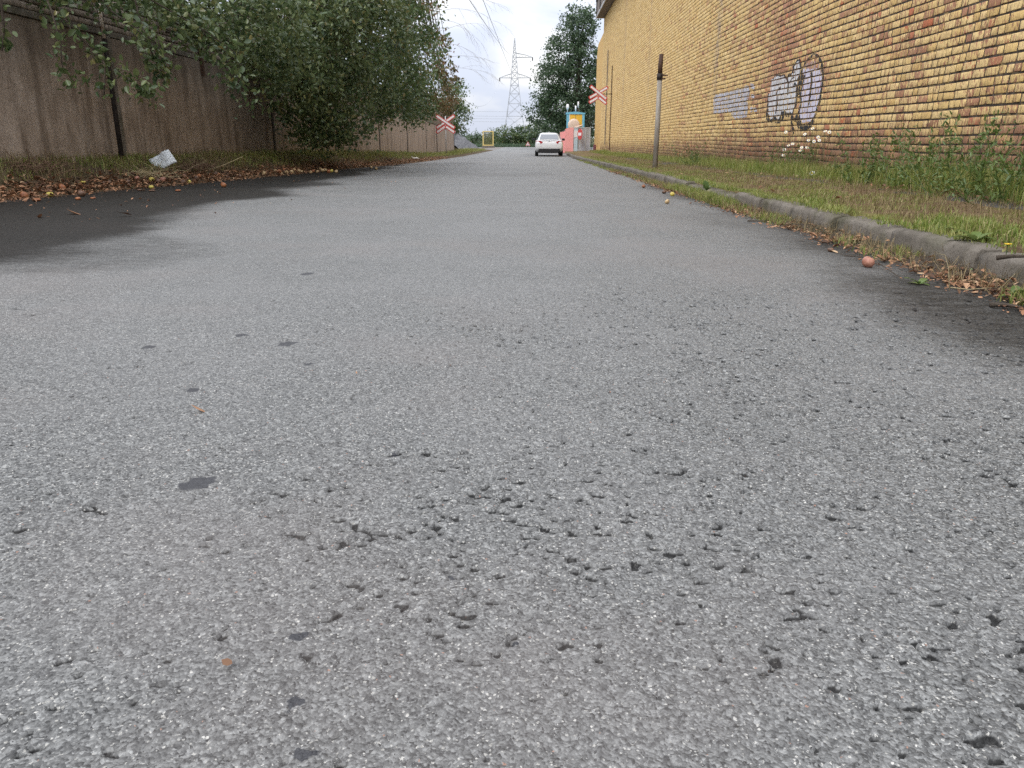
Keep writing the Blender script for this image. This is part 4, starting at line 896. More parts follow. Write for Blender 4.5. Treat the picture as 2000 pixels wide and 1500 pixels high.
# ------------------------------------------------------------------ litter, twigs, small plants
def vsurf(x, y): return np.maximum(RZ(x, y), VL(x, y))
p = unproj(320, 328, 0, vsurf)
nu = 14; xs_, ys_ = np.meshgrid(np.linspace(-.17, .17, nu), np.linspace(-.12, .12, 10)); zs = .05 * (fbm(xs_ * 9 + 3, ys_ * 9, 401) - .5) + .03 * np.sin(xs_ * 22) * .5
t = NT('crumpled_white_plastic'); M_PAPER = t.fin(t.mix(t.step(t.noise(22, 4, .6), .60, .66), (.70, .74, .76), (.10, .11, .12)), .45, t.bump(t.noise(40, 4), .5, .02), .5)
o = npobj('litter_bag', np.stack([xs_, ys_, zs], -1).reshape(-1, 3), gridF(nu, 10), M_PAPER, None, True); o.location = (p[0], p[1], p[2] + .11); o.rotation_euler = (R(62), R(-28), R(25)); md = o.modifiers.new('s', 'SOLIDIFY'); md.thickness = .012
tag(o, 'crumpled white printed plastic wrapper lying on the bank below the concrete wall', 'litter')
for (px, py, lab) in ((712, 308, 'pale plastic scrap in the grass beneath the drooping branches'), (811, 310, 'white crumpled scrap on the left verge near the far panels'), (757, 315, 'small white paper strip at the grass edge on the left')):
    q = unproj(px, py, 0, vsurf); o = npobj('litter_scrap', np.stack([xs_, ys_ * .6, zs + .04], -1).reshape(-1, 3), gridF(nu, 10), paint('pale_plastic', (.55, .52, .47)), None, True); o.location = q; o.rotation_euler = (.3, .2, px); tag(o, lab, 'litter')
def stick(pts, rad, label, surf, lift=.01, mat=None, name='stick'):
    P = [unproj(px, py, 0, surf) + np.array([0, 0, l + lift]) for (px, py, l) in pts] if len(pts[0]) == 3 else [unproj(*pts[0], 0, surf) + np.array(v) for v in pts[1:]]; b = P[0]
    n = len(P); o = MB().tube([Vector(q - b) for q in P], [rad * (1 - .5 * k / max(1, n - 1)) for k in range(n)], 6).obj(name, mat or M_BARK, None, True); o.location = b; return tag(o, label, 'stick')
M_STRAW = m_plain('bleached_stem', [(.3, (.30, .24, .13)), (.7, (.48, .40, .24))], 20)
stick([(405, 335), (0, 0, .02), (.25, .1, .10), (.55, .25, .24)], .012, 'bleached dry stem sticking up from the left bank', vsurf, mat=M_STRAW)
stick([(1932, 600, 0), (1965, 602, .004), (1998, 606, 0)], .011, 'thick dark stick lying on the asphalt at the right frame edge', RZ)
stick([(1648, 506, .01), (1700, 512, .015), (1760, 548, .0)], .004, 'thin dark twig across the gutter beside the pink apple', RZ)
stick([(1855, 568), (0, 0, -.01), (-.012, .02, .10), (-.035, .03, .16), (-.06, .03, .165)], .0022, 'upright dry straw stalk in the right gutter', RZ, mat=M_STRAW)
stick([(1460, 436, .01), (1500, 436, .01)], .008, 'short dark stick in the gutter among dead leaves', RZ)
stick([(1855, 570, .01), (1890, 574, .01), (1935, 575, .02)], .003, 'pale dry stem lying across the gutter leaves', RZ, mat=M_STRAW)
stick([(1945, 508, .0), (1975, 509, .01), (2010, 505, .0)], .012, 'dark stick resting on top of the kerb at the right edge', lambda x, y: VR(x, y))
# tangle of dry stems on the left bank
def tangle(px, py, label, n, L, seed, mat):
    c = unproj(px, py, 0, vsurf); rr = random.Random(seed); m = MB()
    for k in range(n):
        a = Vector((rr.gauss(0, L * .5), rr.gauss(0, L * .5), rr.uniform(-.03, .06))); d = Vector((rr.gauss(0, 1), rr.gauss(0, 1), rr.uniform(0, .5))).normalized() * L * rr.uniform(.4, 1)
        m.tube([a, a + d * .5 + Vector((0, 0, rr.uniform(0, .06))), a + d], [.004, .003, .0015], 4, False)
    o = m.obj('dry_brush', mat, None, True); o.location = c; return tag(o, label, 'brushwood')
M_BRUSH = m_plain('dry_brush_stem', [(.3, (.10, .06, .04)), (.7, (.22, .14, .09))], 20)
tangle(370, 332, 'heap of tangled dry stems right of the white wrapper', 130, .42, 1, M_BRUSH)
tangle(55, 335, 'tangle of dry reddish stems under the wall at the left frame edge', 110, .38, 2, M_BRUSH)
tangle(285, 345, 'low scatter of dry straw stems below the pole foot', 70, .45, 3, M_STRAW)
# broad-leaved plants
def rosette(px, py, n, L, label, surf, seed, mat=None, up_=.6, name='broadleaf_plant', cat='plant', group=None, tallk=0):
    c = unproj(px, py, 0, surf); r = np.random.default_rng(seed); VV = []; FF = []; b = 0
    for k in range(n):
        a = 6.283 * k / n + r.normal(0, .3); l = L * r.uniform(.6, 1.15); e = up_ * r.uniform(.5, 1.3); d = np.array([math.cos(a) * math.cos(e), math.sin(a) * math.cos(e), math.sin(e)]); s = np.array([-math.sin(a), math.cos(a), 0]); wd = l * .36; h0 = np.array([0, 0, tallk * r.random()])
        sp_ = [(0, .08), (.3, .5), (.6, .55), (.85, .3), (1, .02)]
        for (t_, ww) in sp_:
            q = h0 + d * l * t_ + np.array([0, 0, -l * .35 * t_ * t_]); VV += [q + s * wd * ww + np.array([0, 0, .15 * wd * ww]), q, q - s * wd * ww + np.array([0, 0, .15 * wd * ww])]
        for i in range(4):
            for j in range(2): FF.append([b + i * 3 + j, b + i * 3 + j + 1, b + (i + 1) * 3 + j + 1, b + (i + 1) * 3 + j])
        b += 15
    o = npobj(name, VV, FF, mat or M_WEED, None, True); o.location = c; return tag(o, label, cat, group)
M_WEED = m_leaf('weed_leaf', [(0, (.065, .11, .028)), (.5, (.11, .17, .04)), (1, (.19, .25, .075))])
rosette(1662, 474, 7, .13, 'broad plantain growing in the gutter against the kerb', RZ, 1)
rosette(1683, 478, 5, .10, 'darker broad plant right of the plantain at the kerb foot', RZ, 2)
rosette(1875, 455, 8, .13, 'leafy dandelion plant on the grass behind the kerb', VR, 3)
rosette(1905, 470, 8, .14, 'larger dandelion rosette on the grass nearest the right edge', VR, 4)
rosette(1380, 372, 9, .16, 'bushy weed spilling over the sunken kerb stones', lambda x, y: VR(x, y), 5, up_=1.0)
rosette(1795, 555, 6, .09, 'small green weed among leaves in the gutter below the kerb', RZ, 6)
rosette(1885, 540, 8, .07, 'little weed tuft at the kerb foot near the right edge', RZ, 7, up_=1.0)
rosette(1975, 560, 8, .10, 'green weed clump at the kerb foot at the right frame edge', RZ, 8, up_=.9)
rosette(1985, 585, 7, .10, 'grassy weed on the asphalt edge in the right corner of the gutter', RZ, 9, up_=.8)
for k, (px, py, n, L, tk, lab) in enumerate([(1360, 322, 22, .16, .35, 'tall leafy weed against the yellow wall left of the graffiti'), (1192, 292, 26, .24, .5, 'leafy shoot at the far foot of the yellow wall'), (1560, 335, 26, .13, .35, 'bushy weed under the graffiti letters'), (1690, 360, 30, .14, .4, 'dense weed clump against the wall right of the graffiti'), (1790, 372, 34, .14, .45, 'high weed clump at the wall foot by the old path'), (1890, 385, 34, .15, .5, 'tallest weed clump at the wall foot near the right edge'), (1975, 395, 30, .15, .5, 'weed clump at the wall foot cut by the right frame edge')]):
    c = unproj(px, py, 0, VR); r = np.random.default_rng(40 + k); m = MB(); pts = []
    for q in range(int(n * .9)):
        a = r.normal(0, .22, 2); hh = (tk + .12) * r.uniform(.45, 1.2); e = np.array([a[0] * 1.6 + r.normal(0, .05), a[1] * 2 + r.normal(0, .06), hh]); b0 = np.array([a[0] * .6, a[1], -.02]); m.tube([Vector(b0), Vector(b0 * .4 + e * .6), Vector(e)], [.003, .002, .001], 4, False)
        f = r.random(26)[:, None] ** .8; pts.append(b0 * (1 - f) + e * f + r.normal(0, .018, (26, 3)))
    pts = np.concatenate(pts); pts[:, 0] = np.minimum(pts[:, 0], WX - .05 - c[0]); t = thing('tall_weed', lab, 'weed', c)
    V, F = leaves(pts, .05, .016, 77 + k, -.3, True); tag(npobj('foliage', V, F, M_WEED, t), kind='stuff'); m.obj('stems', M_WEED, t)
# daisies by the graffiti
t = NT('white_petal'); M_PETAL = t.fin((.75, .75, .72), .6); t = NT('yellow_floret'); M_FLORET = t.fin((.75, .50, .03), .6)
def daisy(px, py, surf_y, h, label, rad=.022, petal=M_PETAL, name='daisy', group='daisies by the yellow wall'):
    c = np.array(at(px, py, surf_y)); g = float(VR(c[0], c[1])); t = thing(name, label, 'flower', (c[0], c[1], g), 0, group); hh = c[2] - g
    MB().tube([(0, 0, -.02), (.01, .01, hh * .5), (0, 0, hh)], .003, 4, False).obj('stem', M_WEED, t)
    m = MB(); til = Matrix.Rotation(R(random.uniform(-75, -30)), 3, Vector((random.uniform(-1, -.2), -1, 0)).normalized().cross(Vector((0, 0, 1))))
    for k in range(10):
        a = k * .6283; u = til @ Vector((math.cos(a), math.sin(a), 0)); s = til @ Vector((-math.sin(a), math.cos(a), 0)); b = len(m.v); o_ = Vector((0, 0, hh))
        m.v += [o_ + u * .004, o_ + u * rad * .6 + s * rad * .22, o_ + u * rad, o_ + u * rad * .6 - s * rad * .22]; m.f.append([b, b + 1, b + 2, b + 3])
    m.obj('petals', petal, t); MB().tube([(0, 0, hh - .004), Vector((0, 0, hh)) + til @ Vector((0, 0, .007))], rad * .34, 8).obj('centre', M_FLORET, t); return t
rd = random.Random(3)
for k, (px, py) in enumerate([(1535, 258), (1540, 284), (1548, 281), (1563, 294), (1530, 303), (1579, 274), (1590, 276), (1598, 268), (1600, 274), (1576, 288), (1587, 251), (1572, 262), (1612, 256), (1698, 236), (1620, 258), (1532, 292), (1566, 288)]):
    daisy(px, py, 14.2 - (px - 1560) * .012, 0, 'white daisy on a thin stem in front of the wall under the graffiti', .033)
daisy(1586, 338, 12.0, 0, 'low white flower head in the grass below the daisies', .045, group=None)
c = unproj(1965, 497, 0, VR); t = thing('dandelion', 'yellow dandelion flower in the grass just above the kerb at the right edge', 'flower', c)
MB().tube([(0, 0, -.02), (0, 0, .045)], .002, 5, False).obj('stem', M_WEED, t)
m = MB()
for k in range(26):
    a = k * 2.4; q = .25 + .75 * (k / 26); u = Vector((math.cos(a), math.sin(a), .5 - .4 * q)).normalized() * .017; s = Vector((-math.sin(a), math.cos(a), 0)) * .003; b = len(m.v); o_ = Vector((0, 0, .045)); m.v += [o_ - s * .4, o_ + u - s, o_ + u + s]; m.f.append([b, b + 1, b + 2])
m.obj('petals', M_FLORET, t)

# ------------------------------------------------------------------ post on the right verge
p = unproj(1279, 328, 0, VR)
t = thing('old_post', 'leaning grey wooden post with a rusted steel top on the right verge', 'post', p)
M_GREYWOOD = m_plain('grey_post_paint', [(.3, (.20, .175, .145)), (.55, (.33, .30, .26)), (.75, (.44, .41, .36))], 9, .85, .6, .008, .25, (1, 1, .25))
ht = 2.43
MB().tube([(0, 0, -.3), (.008, 0, 1.0), (.0, 0, 2.02)], [.062, .057, .052], 14).obj('shaft', M_GREYWOOD, t, True)
MB().tube([(0, 0, 2.03), (.0, 0, 2.2), (.01, 0, ht)], [.050, .052, .047], 12).obj('rusted_top', M_RUST, t, True)
MB().tube([(0, 0, 1.90), (0, 0, 2.03)], .066, 12).obj('clamp', M_DARKSTEEL, t, True)
m = MB(); m.box((.10, -.03, 1.99), (.14, .03, .03)); m.box((.08, -.04, 1.92), (.09, .03, .03)); m.obj('clamp_bolt', M_RUST, t)

# ------------------------------------------------------------------ crossbuck signs
M_WHITE = paint('white_sign_enamel', (.72, .70, .70), .4, .5, 0, .05); M_RED = paint('red_sign_enamel', (.50, .06, .055), .4, .5, 0, .08); M_GALV = paint('galvanised_steel', (.48, .49, .50), .5, .5, .1)
def crossbuck(loc, label, group, rz, w_=1.25, pole=None, bracket=None, tilt=0):
    t = thing('crossbuck_sign', label, 'road sign', loc, rz, group); A = R(33); L = w_ / math.cos(A) * .98
    def arm(cx, cz, a, ln, k, full=True):
        rot = Matrix.Rotation(-a, 3, 'Y'); yy = -.02 - .008 * k
        e = MB(); e.prism([(x, z) for x, z in ((-ln / 2, -.105), (ln / 2 - .0, -.105), (ln / 2 + .04, 0), (ln / 2, .105), (-ln / 2, .105), (-ln / 2 - .04, 0))], (cx, yy, cz), rot @ Vector((1, 0, 0)), rot @ Vector((0, 0, 1)), .010)
        o = e.obj('arm', M_RED, t); i = MB(); l2 = ln - .09
        i.prism([(-l2 / 2, -.056), (l2 / 2, -.056), (l2 / 2, .056), (-l2 / 2, .056)], (cx, yy - .006, cz), rot @ Vector((1, 0, 0)), rot @ Vector((0, 0, 1)), .010); i.obj('white_stripe', M_WHITE, o)
    arm(0, 0, A + tilt, L, 0); arm(0, 0, -A + tilt, L, 2)
    h = L / 2
    for s in (-1, 1):
        a = (-A if s > 0 else A) + tilt; rot = Matrix.Rotation(-a, 3, 'Y'); mid = rot @ Vector((s * h / 2, 0, 0)); arm(mid.x, mid.z - .27, a, h * .98, 4 + s)
    if pole: MB().tube([(0, .04, .35), (0, .04, -pole)], .035, 10).obj('pole', M_GALV, t, True)
    if bracket: MB().tube([(0, .03, -.08), (bracket, .03, -.08)], .022, 8).obj('bracket', M_DARKSTEEL, t, True); MB().box((.0, .02, -.1), (.06, .03, .5)).obj('backing_plate', M_GALV, t)
    return t
q = at(870, 238, 52); crossbuck(q, 'red and white double crossbuck sign on a pole before the left concrete wall', 'railway crossbuck signs', 0, 1.20, pole=q[2] + .55)
q = at(1169, 181, 52.4); crossbuck(q, 'red and white double crossbuck sign bracketed to the yellow building wall', 'railway crossbuck signs', R(-4), 1.12, bracket=WX - q[0] - .02, tilt=R(-4))

# ------------------------------------------------------------------ white saloon car
def car():
    cy0 = 51.6; cx = float(at(1072.5, 303, cy0)[0]); z0 = float(gz(cy0)) + .006
    t = thing('parked_car', 'white saloon car parked at the right kerb, seen from behind', 'car', (cx, cy0, z0))
    t0 = NT('white_car_paint'); t0.fin((.72, .73, .74), .28, None, .5); t0.b.inputs['Coat Weight'].default_value = .6; M_W = t0.m
    M_BLK = paint('black_plastic', (.018, .018, .02), .55); M_GL = NT('tinted_car_glass').fin((.16, .175, .20), .08, None, .8); M_TL = NT('red_tail_light').fin((.40, .012, .02), .2, None, .6); M_TYRE = paint('tyre_rubber', (.02, .02, .021), .85); M_RIM = paint('alloy_rim', (.45, .45, .46), .35, .5, .8); M_CHR = NT('chrome').fin((.7, .7, .72), .15, None, .5, 1.0)
    st = [(0.0, .80, .50, .80, .0), (.05, .855, .36, .93, .0), (.25, .90, .24, 1.02, 0), (.62, .912, .20, 1.03, 0), (1.4, .915, .19, .98, 0), (2.6, .915, .19, .96, 0), (3.5, .91, .20, .93, 0), (4.3, .88, .22, .84, 0), (4.65, .80, .26, .74, 0), (4.77, .66, .34, .62, 0)]
    V = []; k = 14
    for (yy, hw, zb, zt, _) in st:
        ring = [(0, zb), (.7, zb), (.93, zb + .05), (1.0, zb + .18), (1.0, zb + (zt - zb) * .55), (.985, zb + (zt - zb) * .78), (.93, zt - .02), (.80, zt), (0, zt + .015)]
        full = [(-a, b) for a, b in ring[::-1]][:-1] + ring if False else [(a, b) for a, b in ring] + [(-a, b) for a, b in ring[1:-1][::-1]]
        k = len(full)
        for (a, b) in full: V.append((a * hw, yy, b))
    F = [[i * k + j, i * k + (j + 1) % k, (i + 1) * k + (j + 1) % k, (i + 1) * k + j] for i in range(len(st) - 1) for j in range(k)]
    F += [list(range(k))[::-1], [(len(st) - 1) * k + j for j in range(k)]]
    me = bpy.data.meshes.new('body'); me.from_pydata(V, [], F); me.update(); me.materials.append(M_W); me.polygons.foreach_set('use_smooth', [True] * len(F)); body = link(bpy.data.objects.new('body', me), t); sb = body.modifiers.new('s', 'SUBSURF'); sb.levels = sb.render_levels = 2
    # cabin: roof shell and windows
    cs = [(.62, .80, 1.00, .70), (1.02, .74, 1.30, .60), (1.45, .70, 1.425, .555), (2.1, .70, 1.462, .56), (2.7, .70, 1.44, .56), (3.2, .74, 1.22, .62), (3.62, .80, .94, .72)]
    V = []
    for (yy, hb, zt, htop) in cs:
        for (a, b) in ((-.82, .92), (-hb * 1.03, min(zt, 1.0)), (-htop - .02, zt - .05), (-htop * .8, zt - .005), (0, zt + .012), (htop * .8, zt - .005), (htop + .02, zt - .05), (hb * 1.03, min(zt, 1.0)), (.82, .92)): V.append((a, yy, b))
    F = [[i * 9 + j, i * 9 + j + 1, (i + 1) * 9 + j + 1, (i + 1) * 9 + j] for i in range(len(cs) - 1) for j in range(8)]
    me = bpy.data.meshes.new('roof'); me.from_pydata(V, [], F); me.update(); me.materials.append(M_W); me.polygons.foreach_set('use_smooth', [True] * len(F)); rf_ = link(bpy.data.objects.new('roof', me), t)
    MB().tube([(0, 1.75, 1.46), (0, 1.55, 1.53)], [.03, .008], 6).obj('aerial_fin', M_W, rf_)
    def quad(nm, pts, mat, par=t, th=.012):
        m = MB(); a, b, c, d = [Vector(p) for p in pts]; nn = (b - a).cross(d - a).normalized() * th; m.v = [a, b, c, d, a + nn, b + nn, c + nn, d + nn]; m.f = [[3, 2, 1, 0], [4, 5, 6, 7], [0, 1, 5, 4], [1, 2, 6, 5], [2, 3, 7, 6], [3, 0, 4, 7]]; return m.obj(nm, mat, par, bevel=.004)
    quad('rear_window', [(-.63, .655, 1.045), (.63, .655, 1.045), (.52, 1.08, 1.345), (-.52, 1.08, 1.345)], M_GL, t, .016)
    quad('windscreen', [(.64, 3.56, 1.0), (-.64, 3.56, 1.0), (-.52, 2.95, 1.36), (.52, 2.95, 1.36)], M_GL, t, .016)
    for s in (-1, 1):
        pts = [(s * .812, 1.05, 1.03), (s * .812, 3.2, 1.01), (s * .63, 2.7, 1.36), (s * .62, 1.35, 1.36)]; quad('side_window', pts if s > 0 else pts[::-1], M_GL, t, .012)
        # tail lights: wrap round the corner
        m = MB(); m.prism([(-.06, .0), (.06, -.10), (.33, -.115), (.40, .02), (.335, .105), (.08, .075)] if s > 0 else [(.06, 0), (-.08, .075), (-.335, .105), (-.40, .02), (-.33, -.115), (-.06, -.10)], (s * .475, .040, .865), (1, 0, 0), (0, 0, 1), .05)
        tl = m.obj('tail_light', M_TL, t, bevel=.01)
        for v in tl.data.vertices:
            if abs(v.co.x) > .72: v.co.y += .16 * (abs(v.co.x) - .72) / .14
        mr = MB().box((s * 1.0, 3.05, 1.03), (.20, .10, .15)).obj('door_mirror', M_BLK, t, bevel=.03)
        for yy in (.95, 3.75):
            wh = bpy.data.objects.new('wheel', None); link(wh, t); wh.location = (s * .80, yy, .325)
            MB().tube([(-.105, 0, 0), (-.085, 0, 0), (.085, 0, 0), (.105, 0, 0)], [.29, .325, .325, .29], 24).obj('tyre', M_TYRE, wh, True); MB().tube([(s * .08, 0, 0), (s * .112, 0, 0)], .21, 16).obj('rim', M_RIM, wh)
    bm_ = MB(); bm_.prism([(-.72, .0), (-.60, -.145), (.60, -.145), (.72, 0), (.66, .085), (-.66, .085)], (0, -.004, .385), (1, 0, 0), (0, 0, 1), .12); bm_.obj('rear_valance', M_BLK, t, bevel=.02)
    MB().box((0, 1.0, .26), (1.5, 1.6, .12)).obj('underbody', M_BLK, t)
    MB().tube([(-.55, .04, .20), (-.55, .35, .22)], .03, 8).obj('exhaust', M_CHR, t)
    sp = MB(); sp.box((0, .09, 1.02), (1.42, .14, .02)); sp.obj('boot_lip', M_W, t, bevel=.006)
    MB().box((0, .052, .795), (.64, .03, .16)).obj('plate_recess', M_BLK, t, bevel=.02)
    pl = MB().box((0, .032, .79), (.52, .014, .115)).obj('number_plate', M_WHITE, t)
    MB().box((-.238, .0235, .79), (.036, .004, .105)).obj('country_band', paint('blue_band', (.02, .05, .25)), pl)
    for k, xx in enumerate((-.17, -.10, -.01, .05, .11, .17)): MB().box((xx, .0235, .79), (.036, .004, .075)).obj('character', M_BLK, pl)
    MB().tube([(0, .05, .945), (0, .028, .945)], .055, 20).obj('badge', M_CHR, t)
    MB().box((0, .058, .735), (1.4, .02, .012)).obj('boot_seam', M_BLK, t)
    return t
car()

# ------------------------------------------------------------------ gate, pink wall, booth at the end of the building
M_PINK = paint('pink_paint', (.80, .36, .35), .7, .3, 0, .06, 3); M_GREYG = paint('grey_blue_gate_paint', (.42, .44, .50), .55, .4, .1, .08); M_SKYB = paint('sky_blue_paint', (.16, .44, .60), .55); M_YEL = paint('bright_yellow_paint', (.75, .46, .05), .55); M_CREAM = paint('cream_paint', (.66, .52, .42), .6)
gyy = 65.0; zf = -.5
t = thing('pink_wall', 'short pink painted wall beside the gate behind the car', 'wall', (0, gyy, zf))
x0, x1 = at(1096, 280, gyy)[0], at(1119.5, 280, gyy)[0]
m = MB(); m.prism([(x0 + .25, 0), (x1, 0), (x1, 1.94), (x0 + .55, 1.92), (x0 + .30, 1.80)], (0, .12, 0), (1, 0, 0), (0, 0, 1), .22); m.obj('wall', M_PINK, t)
m = MB(); m.prism([(x0 - .15, 0), (x0 + .25, 0), (x0 + .30, 1.66), (x0 - .1, 1.58)], (0, .3, 0), (1, 0, 0), (0, 0, 1), .2); m.obj('wing', M_PINK, t)
xa, xb = at(1121, 280, gyy)[0], at(1128, 280, gyy)[0]
t = thing('gate_pier', 'white and pale blue gate pier between the pink wall and the grey gate', 'pier', ((xa + xb) / 2, gyy, zf))
MB().box((0, 0, .95), (xb - xa, .25, 1.9)).obj('shaft', paint('pale_blue_paint', (.45, .56, .62), .6), t, bevel=.01); MB().box((0, -.01, 1.45), (xb - xa + .03, .27, .5)).obj('collar', M_WHITE, t); MB().box((0, 0, 1.93), (xb - xa + .06, .3, .06)).obj('cap', M_GALV, t)
xg0, xg1 = at(1129, 280, gyy)[0], at(1152, 280, gyy)[0]
t = thing('grey_gate', 'grey blue steel gate with barred upper half beside the yellow building', 'gate', (xg0, gyy, zf)); wg = xg1 - xg0
for xx in (0.03, wg * .62, wg): MB().box((xx, 0, .97), (.06, .06, 1.94)).obj('gate_frame', M_GALV, t)
for zz_ in (.06, 1.05, 1.92): MB().box((wg / 2, .002, zz_), (wg, .05, .06)).obj('rail', M_GALV, t)
MB().box((wg * .32, .0, .55), (wg * .58, .03, .94)).obj('sheet_panel', M_GREYG, t); MB().box((wg * .81, .0, .55), (wg * .36, .03, .94)).obj('sheet_panel', M_GREYG, t)
for k in range(9): MB().box((wg * (k + .5) / 9, 0, 1.48), (.035, .025, .85)).obj('bar', M_GALV, t)
MB().box((wg * .5, .12, 1.45), (wg, .02, .8)).obj('backing_sheet', paint('dull_grey_sheet', (.58, .59, .61), .6), t)
q = at(1132.5, 262, 64.3)
t = thing('no_entry_sign', 'red round no entry sign with white bar turned sideways at the gate', 'road sign', (q[0], 64.3, zf), R(-66))
zs_ = q[2] - zf
MB().tube([(0, 0, zs_), (0, .02, zs_)], .42, 28).obj('disc', M_RED, t); MB().box((0, -.012, zs_), (.56, .012, .22)).obj('white_bar', M_WHITE, t); MB().tube([(0, .05, -.1), (0, .05, zs_ + .4)], .03, 8).obj('pole', M_GALV, t)
# booth on legs with a blue frame
by = 69.5; a0 = at(1106.5, 250, by); a1 = at(1142, 221, by); wbo = a1[0] - a0[0]; hb = a1[2] - a0[2]
t = thing('blue_booth', 'small raised booth with sky blue frame and bright yellow panels behind the pink wall', 'booth', (a0[0], by, zf)); zb = a0[2] - zf
for (xx, yy) in ((.08, .1), (wbo - .08, .1), (.08, 1.2), (wbo - .08, 1.2)): MB().box((xx, yy, zb / 2), (.1, .1, zb)).obj('leg', M_GALV, t)
MB().box((wbo / 2, .65, zb + hb / 2), (wbo - .06, 1.2, hb - .02)).obj('body', M_SKYB, t)
for (cx_, ww, cz_, hh_) in ((.10, .2, hb / 2, hb), (wbo - .10, .2, hb / 2, hb)): MB().box((cx_, .02, zb + cz_), (ww, .1, hh_)).obj('blue_frame', M_SKYB, t)
MB().prism([(-.05, 0), (wbo + .05, -.02), (wbo + .05, .10), (wbo * .55, .20), (-.05, .14)], (0, 1.3, zb + hb - .08), (1, 0, 0), (0, 0, 1), 1.36).obj('roof', M_SKYB, t)
MB().box((wbo * .5 - .32, .02, zb + hb * .52), (.62, .06, hb * .86)).obj('yellow_panel', M_YEL, t); MB().box((wbo * .5 + .34, .02, zb + hb * .52), (.62, .06, hb * .86)).obj('yellow_panel', M_YEL, t)
MB().box((.24, .0, zb + hb * .5), (.06, .06, hb * .9)).obj('white_trim', M_WHITE, t)
qd = at(1120.5, 244, by - .5); t = thing('round_disc', 'round cream disc mounted in front of the yellow booth panels', 'disc', (qd[0], by - .5, zf))
MB().tube([(0, 0, qd[2] - zf), (0, -.05, qd[2] - zf), (0, -.09, qd[2] - zf)], [.50, .46, .30], 26).obj('dish', M_CREAM, t, True); MB().tube([(0, .05, 0), (0, .05, qd[2] - zf)], .03, 8).obj('mast', M_GALV, t); MB().tube([(.1, -.08, qd[2] - zf - .25), (.75, -.1, qd[2] - zf - .02)], [.10, .05], 8).obj('arm', M_CREAM, t)
for (px, ytop, lab) in ((1109, 203, 'street lamp with a pale bulb left above the blue booth'), (1125, 206, 'small white floodlight standing on the booth roof'), (1130, 198, 'thin rusty mast with a white tip above the booth')):
    q = at(px, ytop, 70.5); t = thing('lamp_post', lab, 'lamp', (q[0], 70.9, zf)); h = q[2] - zf
    MB().tube([(0, 0, 0), (0, 0, h - .4)], .035, 8).obj('pole', M_RUST if px == 1130 else M_GALV, t); MB().tube([(0, 0, h - .5), (0, 0, h - .25), (0, 0, h)], [.05, .14, .09] if px == 1109 else [.04, .07, .06], 10).obj('lamp_head', M_WHITE, t, True)
t = thing('railing', 'grey upright railing above the gate next to the yellow building', 'railing', (at(1143, 245, 67)[0], 67, zf)); zr0 = at(1143, 252, 67)[2] - zf; zr1 = at(1143, 234, 67)[2] - zf
for k in range(6): MB().box((k * .11, 0, (zr1) / 2), (.03, .03, zr1)).obj('bar', M_DARKSTEEL, t)
MB().box((.28, -.005, zr1 - .08), (.62, .03, .04)).obj('rail', M_DARKSTEEL, t)
# red-white scrap of paint on the road behind the car is left by traffic
q = unproj(1112, 316); 
# ------------------------------------------------------------------ yellow mesh frame, triangle sign, heap
fy = 100.0; q = at(953.5, 287, fy); t = thing('yellow_frame', 'yellow steel frame filled with wire mesh standing on a concrete block', 'frame', (q[0], fy, zf)); M_FR = paint('faded_yellow_paint', (.72, .55, .20), .6)
MB().box((0, .1, .12), (1.55, .5, .25)).obj('concrete_block', M_KERB, t)
for s in (-1, 1): MB().box((s * .62, 0, 1.1), (.11, .11, 1.72)).obj('upright', M_FR, t)
for zz_ in (.30, 1.92): MB().box((0, .002, zz_), (1.36, .10, .10)).obj('crossbar', M_FR, t)
m = MB()
for k in range(23): m.box((-.55 + k * .05, 0, 1.1), (.012, .012, 1.55))
for k in range(30): m.box((0, .005, .38 + k * .05), (1.14, .012, .012))
tag(m.obj('wire_mesh', paint('olive_wire', (.16, .14, .06), .7), t), kind='stuff')
q = at(1031, 286, 100); t = thing('triangle_sign', 'small white triangular warning sign with red border low at the road end', 'road sign', (q[0], 100, zf))
hz_ = .22; S = .62
MB().prism([(-S / 2, 0), (S / 2, 0), (0, S * .87)], (0, 0, hz_), (1, 0, 0), (0, 0, 1), .02).obj('border', M_RED, t); MB().prism([(-S * .36, 0), (S * .36, 0), (0, S * .63)], (0, -.023, hz_ + S * .09), (1, 0, 0), (0, 0, 1), .01).obj('white_field', M_WHITE, t)
MB().prism([(-.05, 0), (.08, .02), (.05, .14), (-.02, .08)], (0, -.036, hz_ + .16), (1, 0, 0), (0, 0, 1), .006).obj('symbol', M_RED, t)
for s in (-1, 1): MB().box((s * .18, .03, .13), (.04, .04, .32)).obj('leg', M_GALV, t)
# grey heap
hc = at(900, 288, 84); xs_ = np.linspace(-4.6, 3.0, 60); ys_ = np.linspace(-3.5, 4.5, 40)
def heap(x, y): return np.maximum(0, 2.15 - .62 * np.abs(x + .8) ** 1.08 - .10 * y * y) * (1 + .7 * (fbm(x * 1.3, y * 1.3, 501) - .5)) + .32 * (fbm(x * 3.5, y * 3.5, 502) - .5) - .03
M_HEAP = m_plain('grey_gravel', [(.3, (.075, .075, .08)), (.55, (.14, .14, .145)), (.75, (.22, .21, .21))], 6, .95, 1.0, .05)
o = sheet('gravel_heap', xs_, ys_, heap, M_HEAP); o.location = (hc[0] - .2, 84, zf - .06); tag(o, 'dark grey gravel heap at the end of the concrete wall', 'heap')
x = rg.uniform(-3.2, 2.6, 2600); y = rg.uniform(-4.2, -1.5, 2600); P = np.stack([x + hc[0], y + 84, np.full(2600, -.5)], 1)
o = grass_obj('weeds_at_heap', 'dry reddish weeds round the foot of the grey heap', [(P, rg.uniform(.15, .8, 2600) * (.3 + .9 * sm(.3, -2.0, x)), .014, 55, .8)], M_DRY)
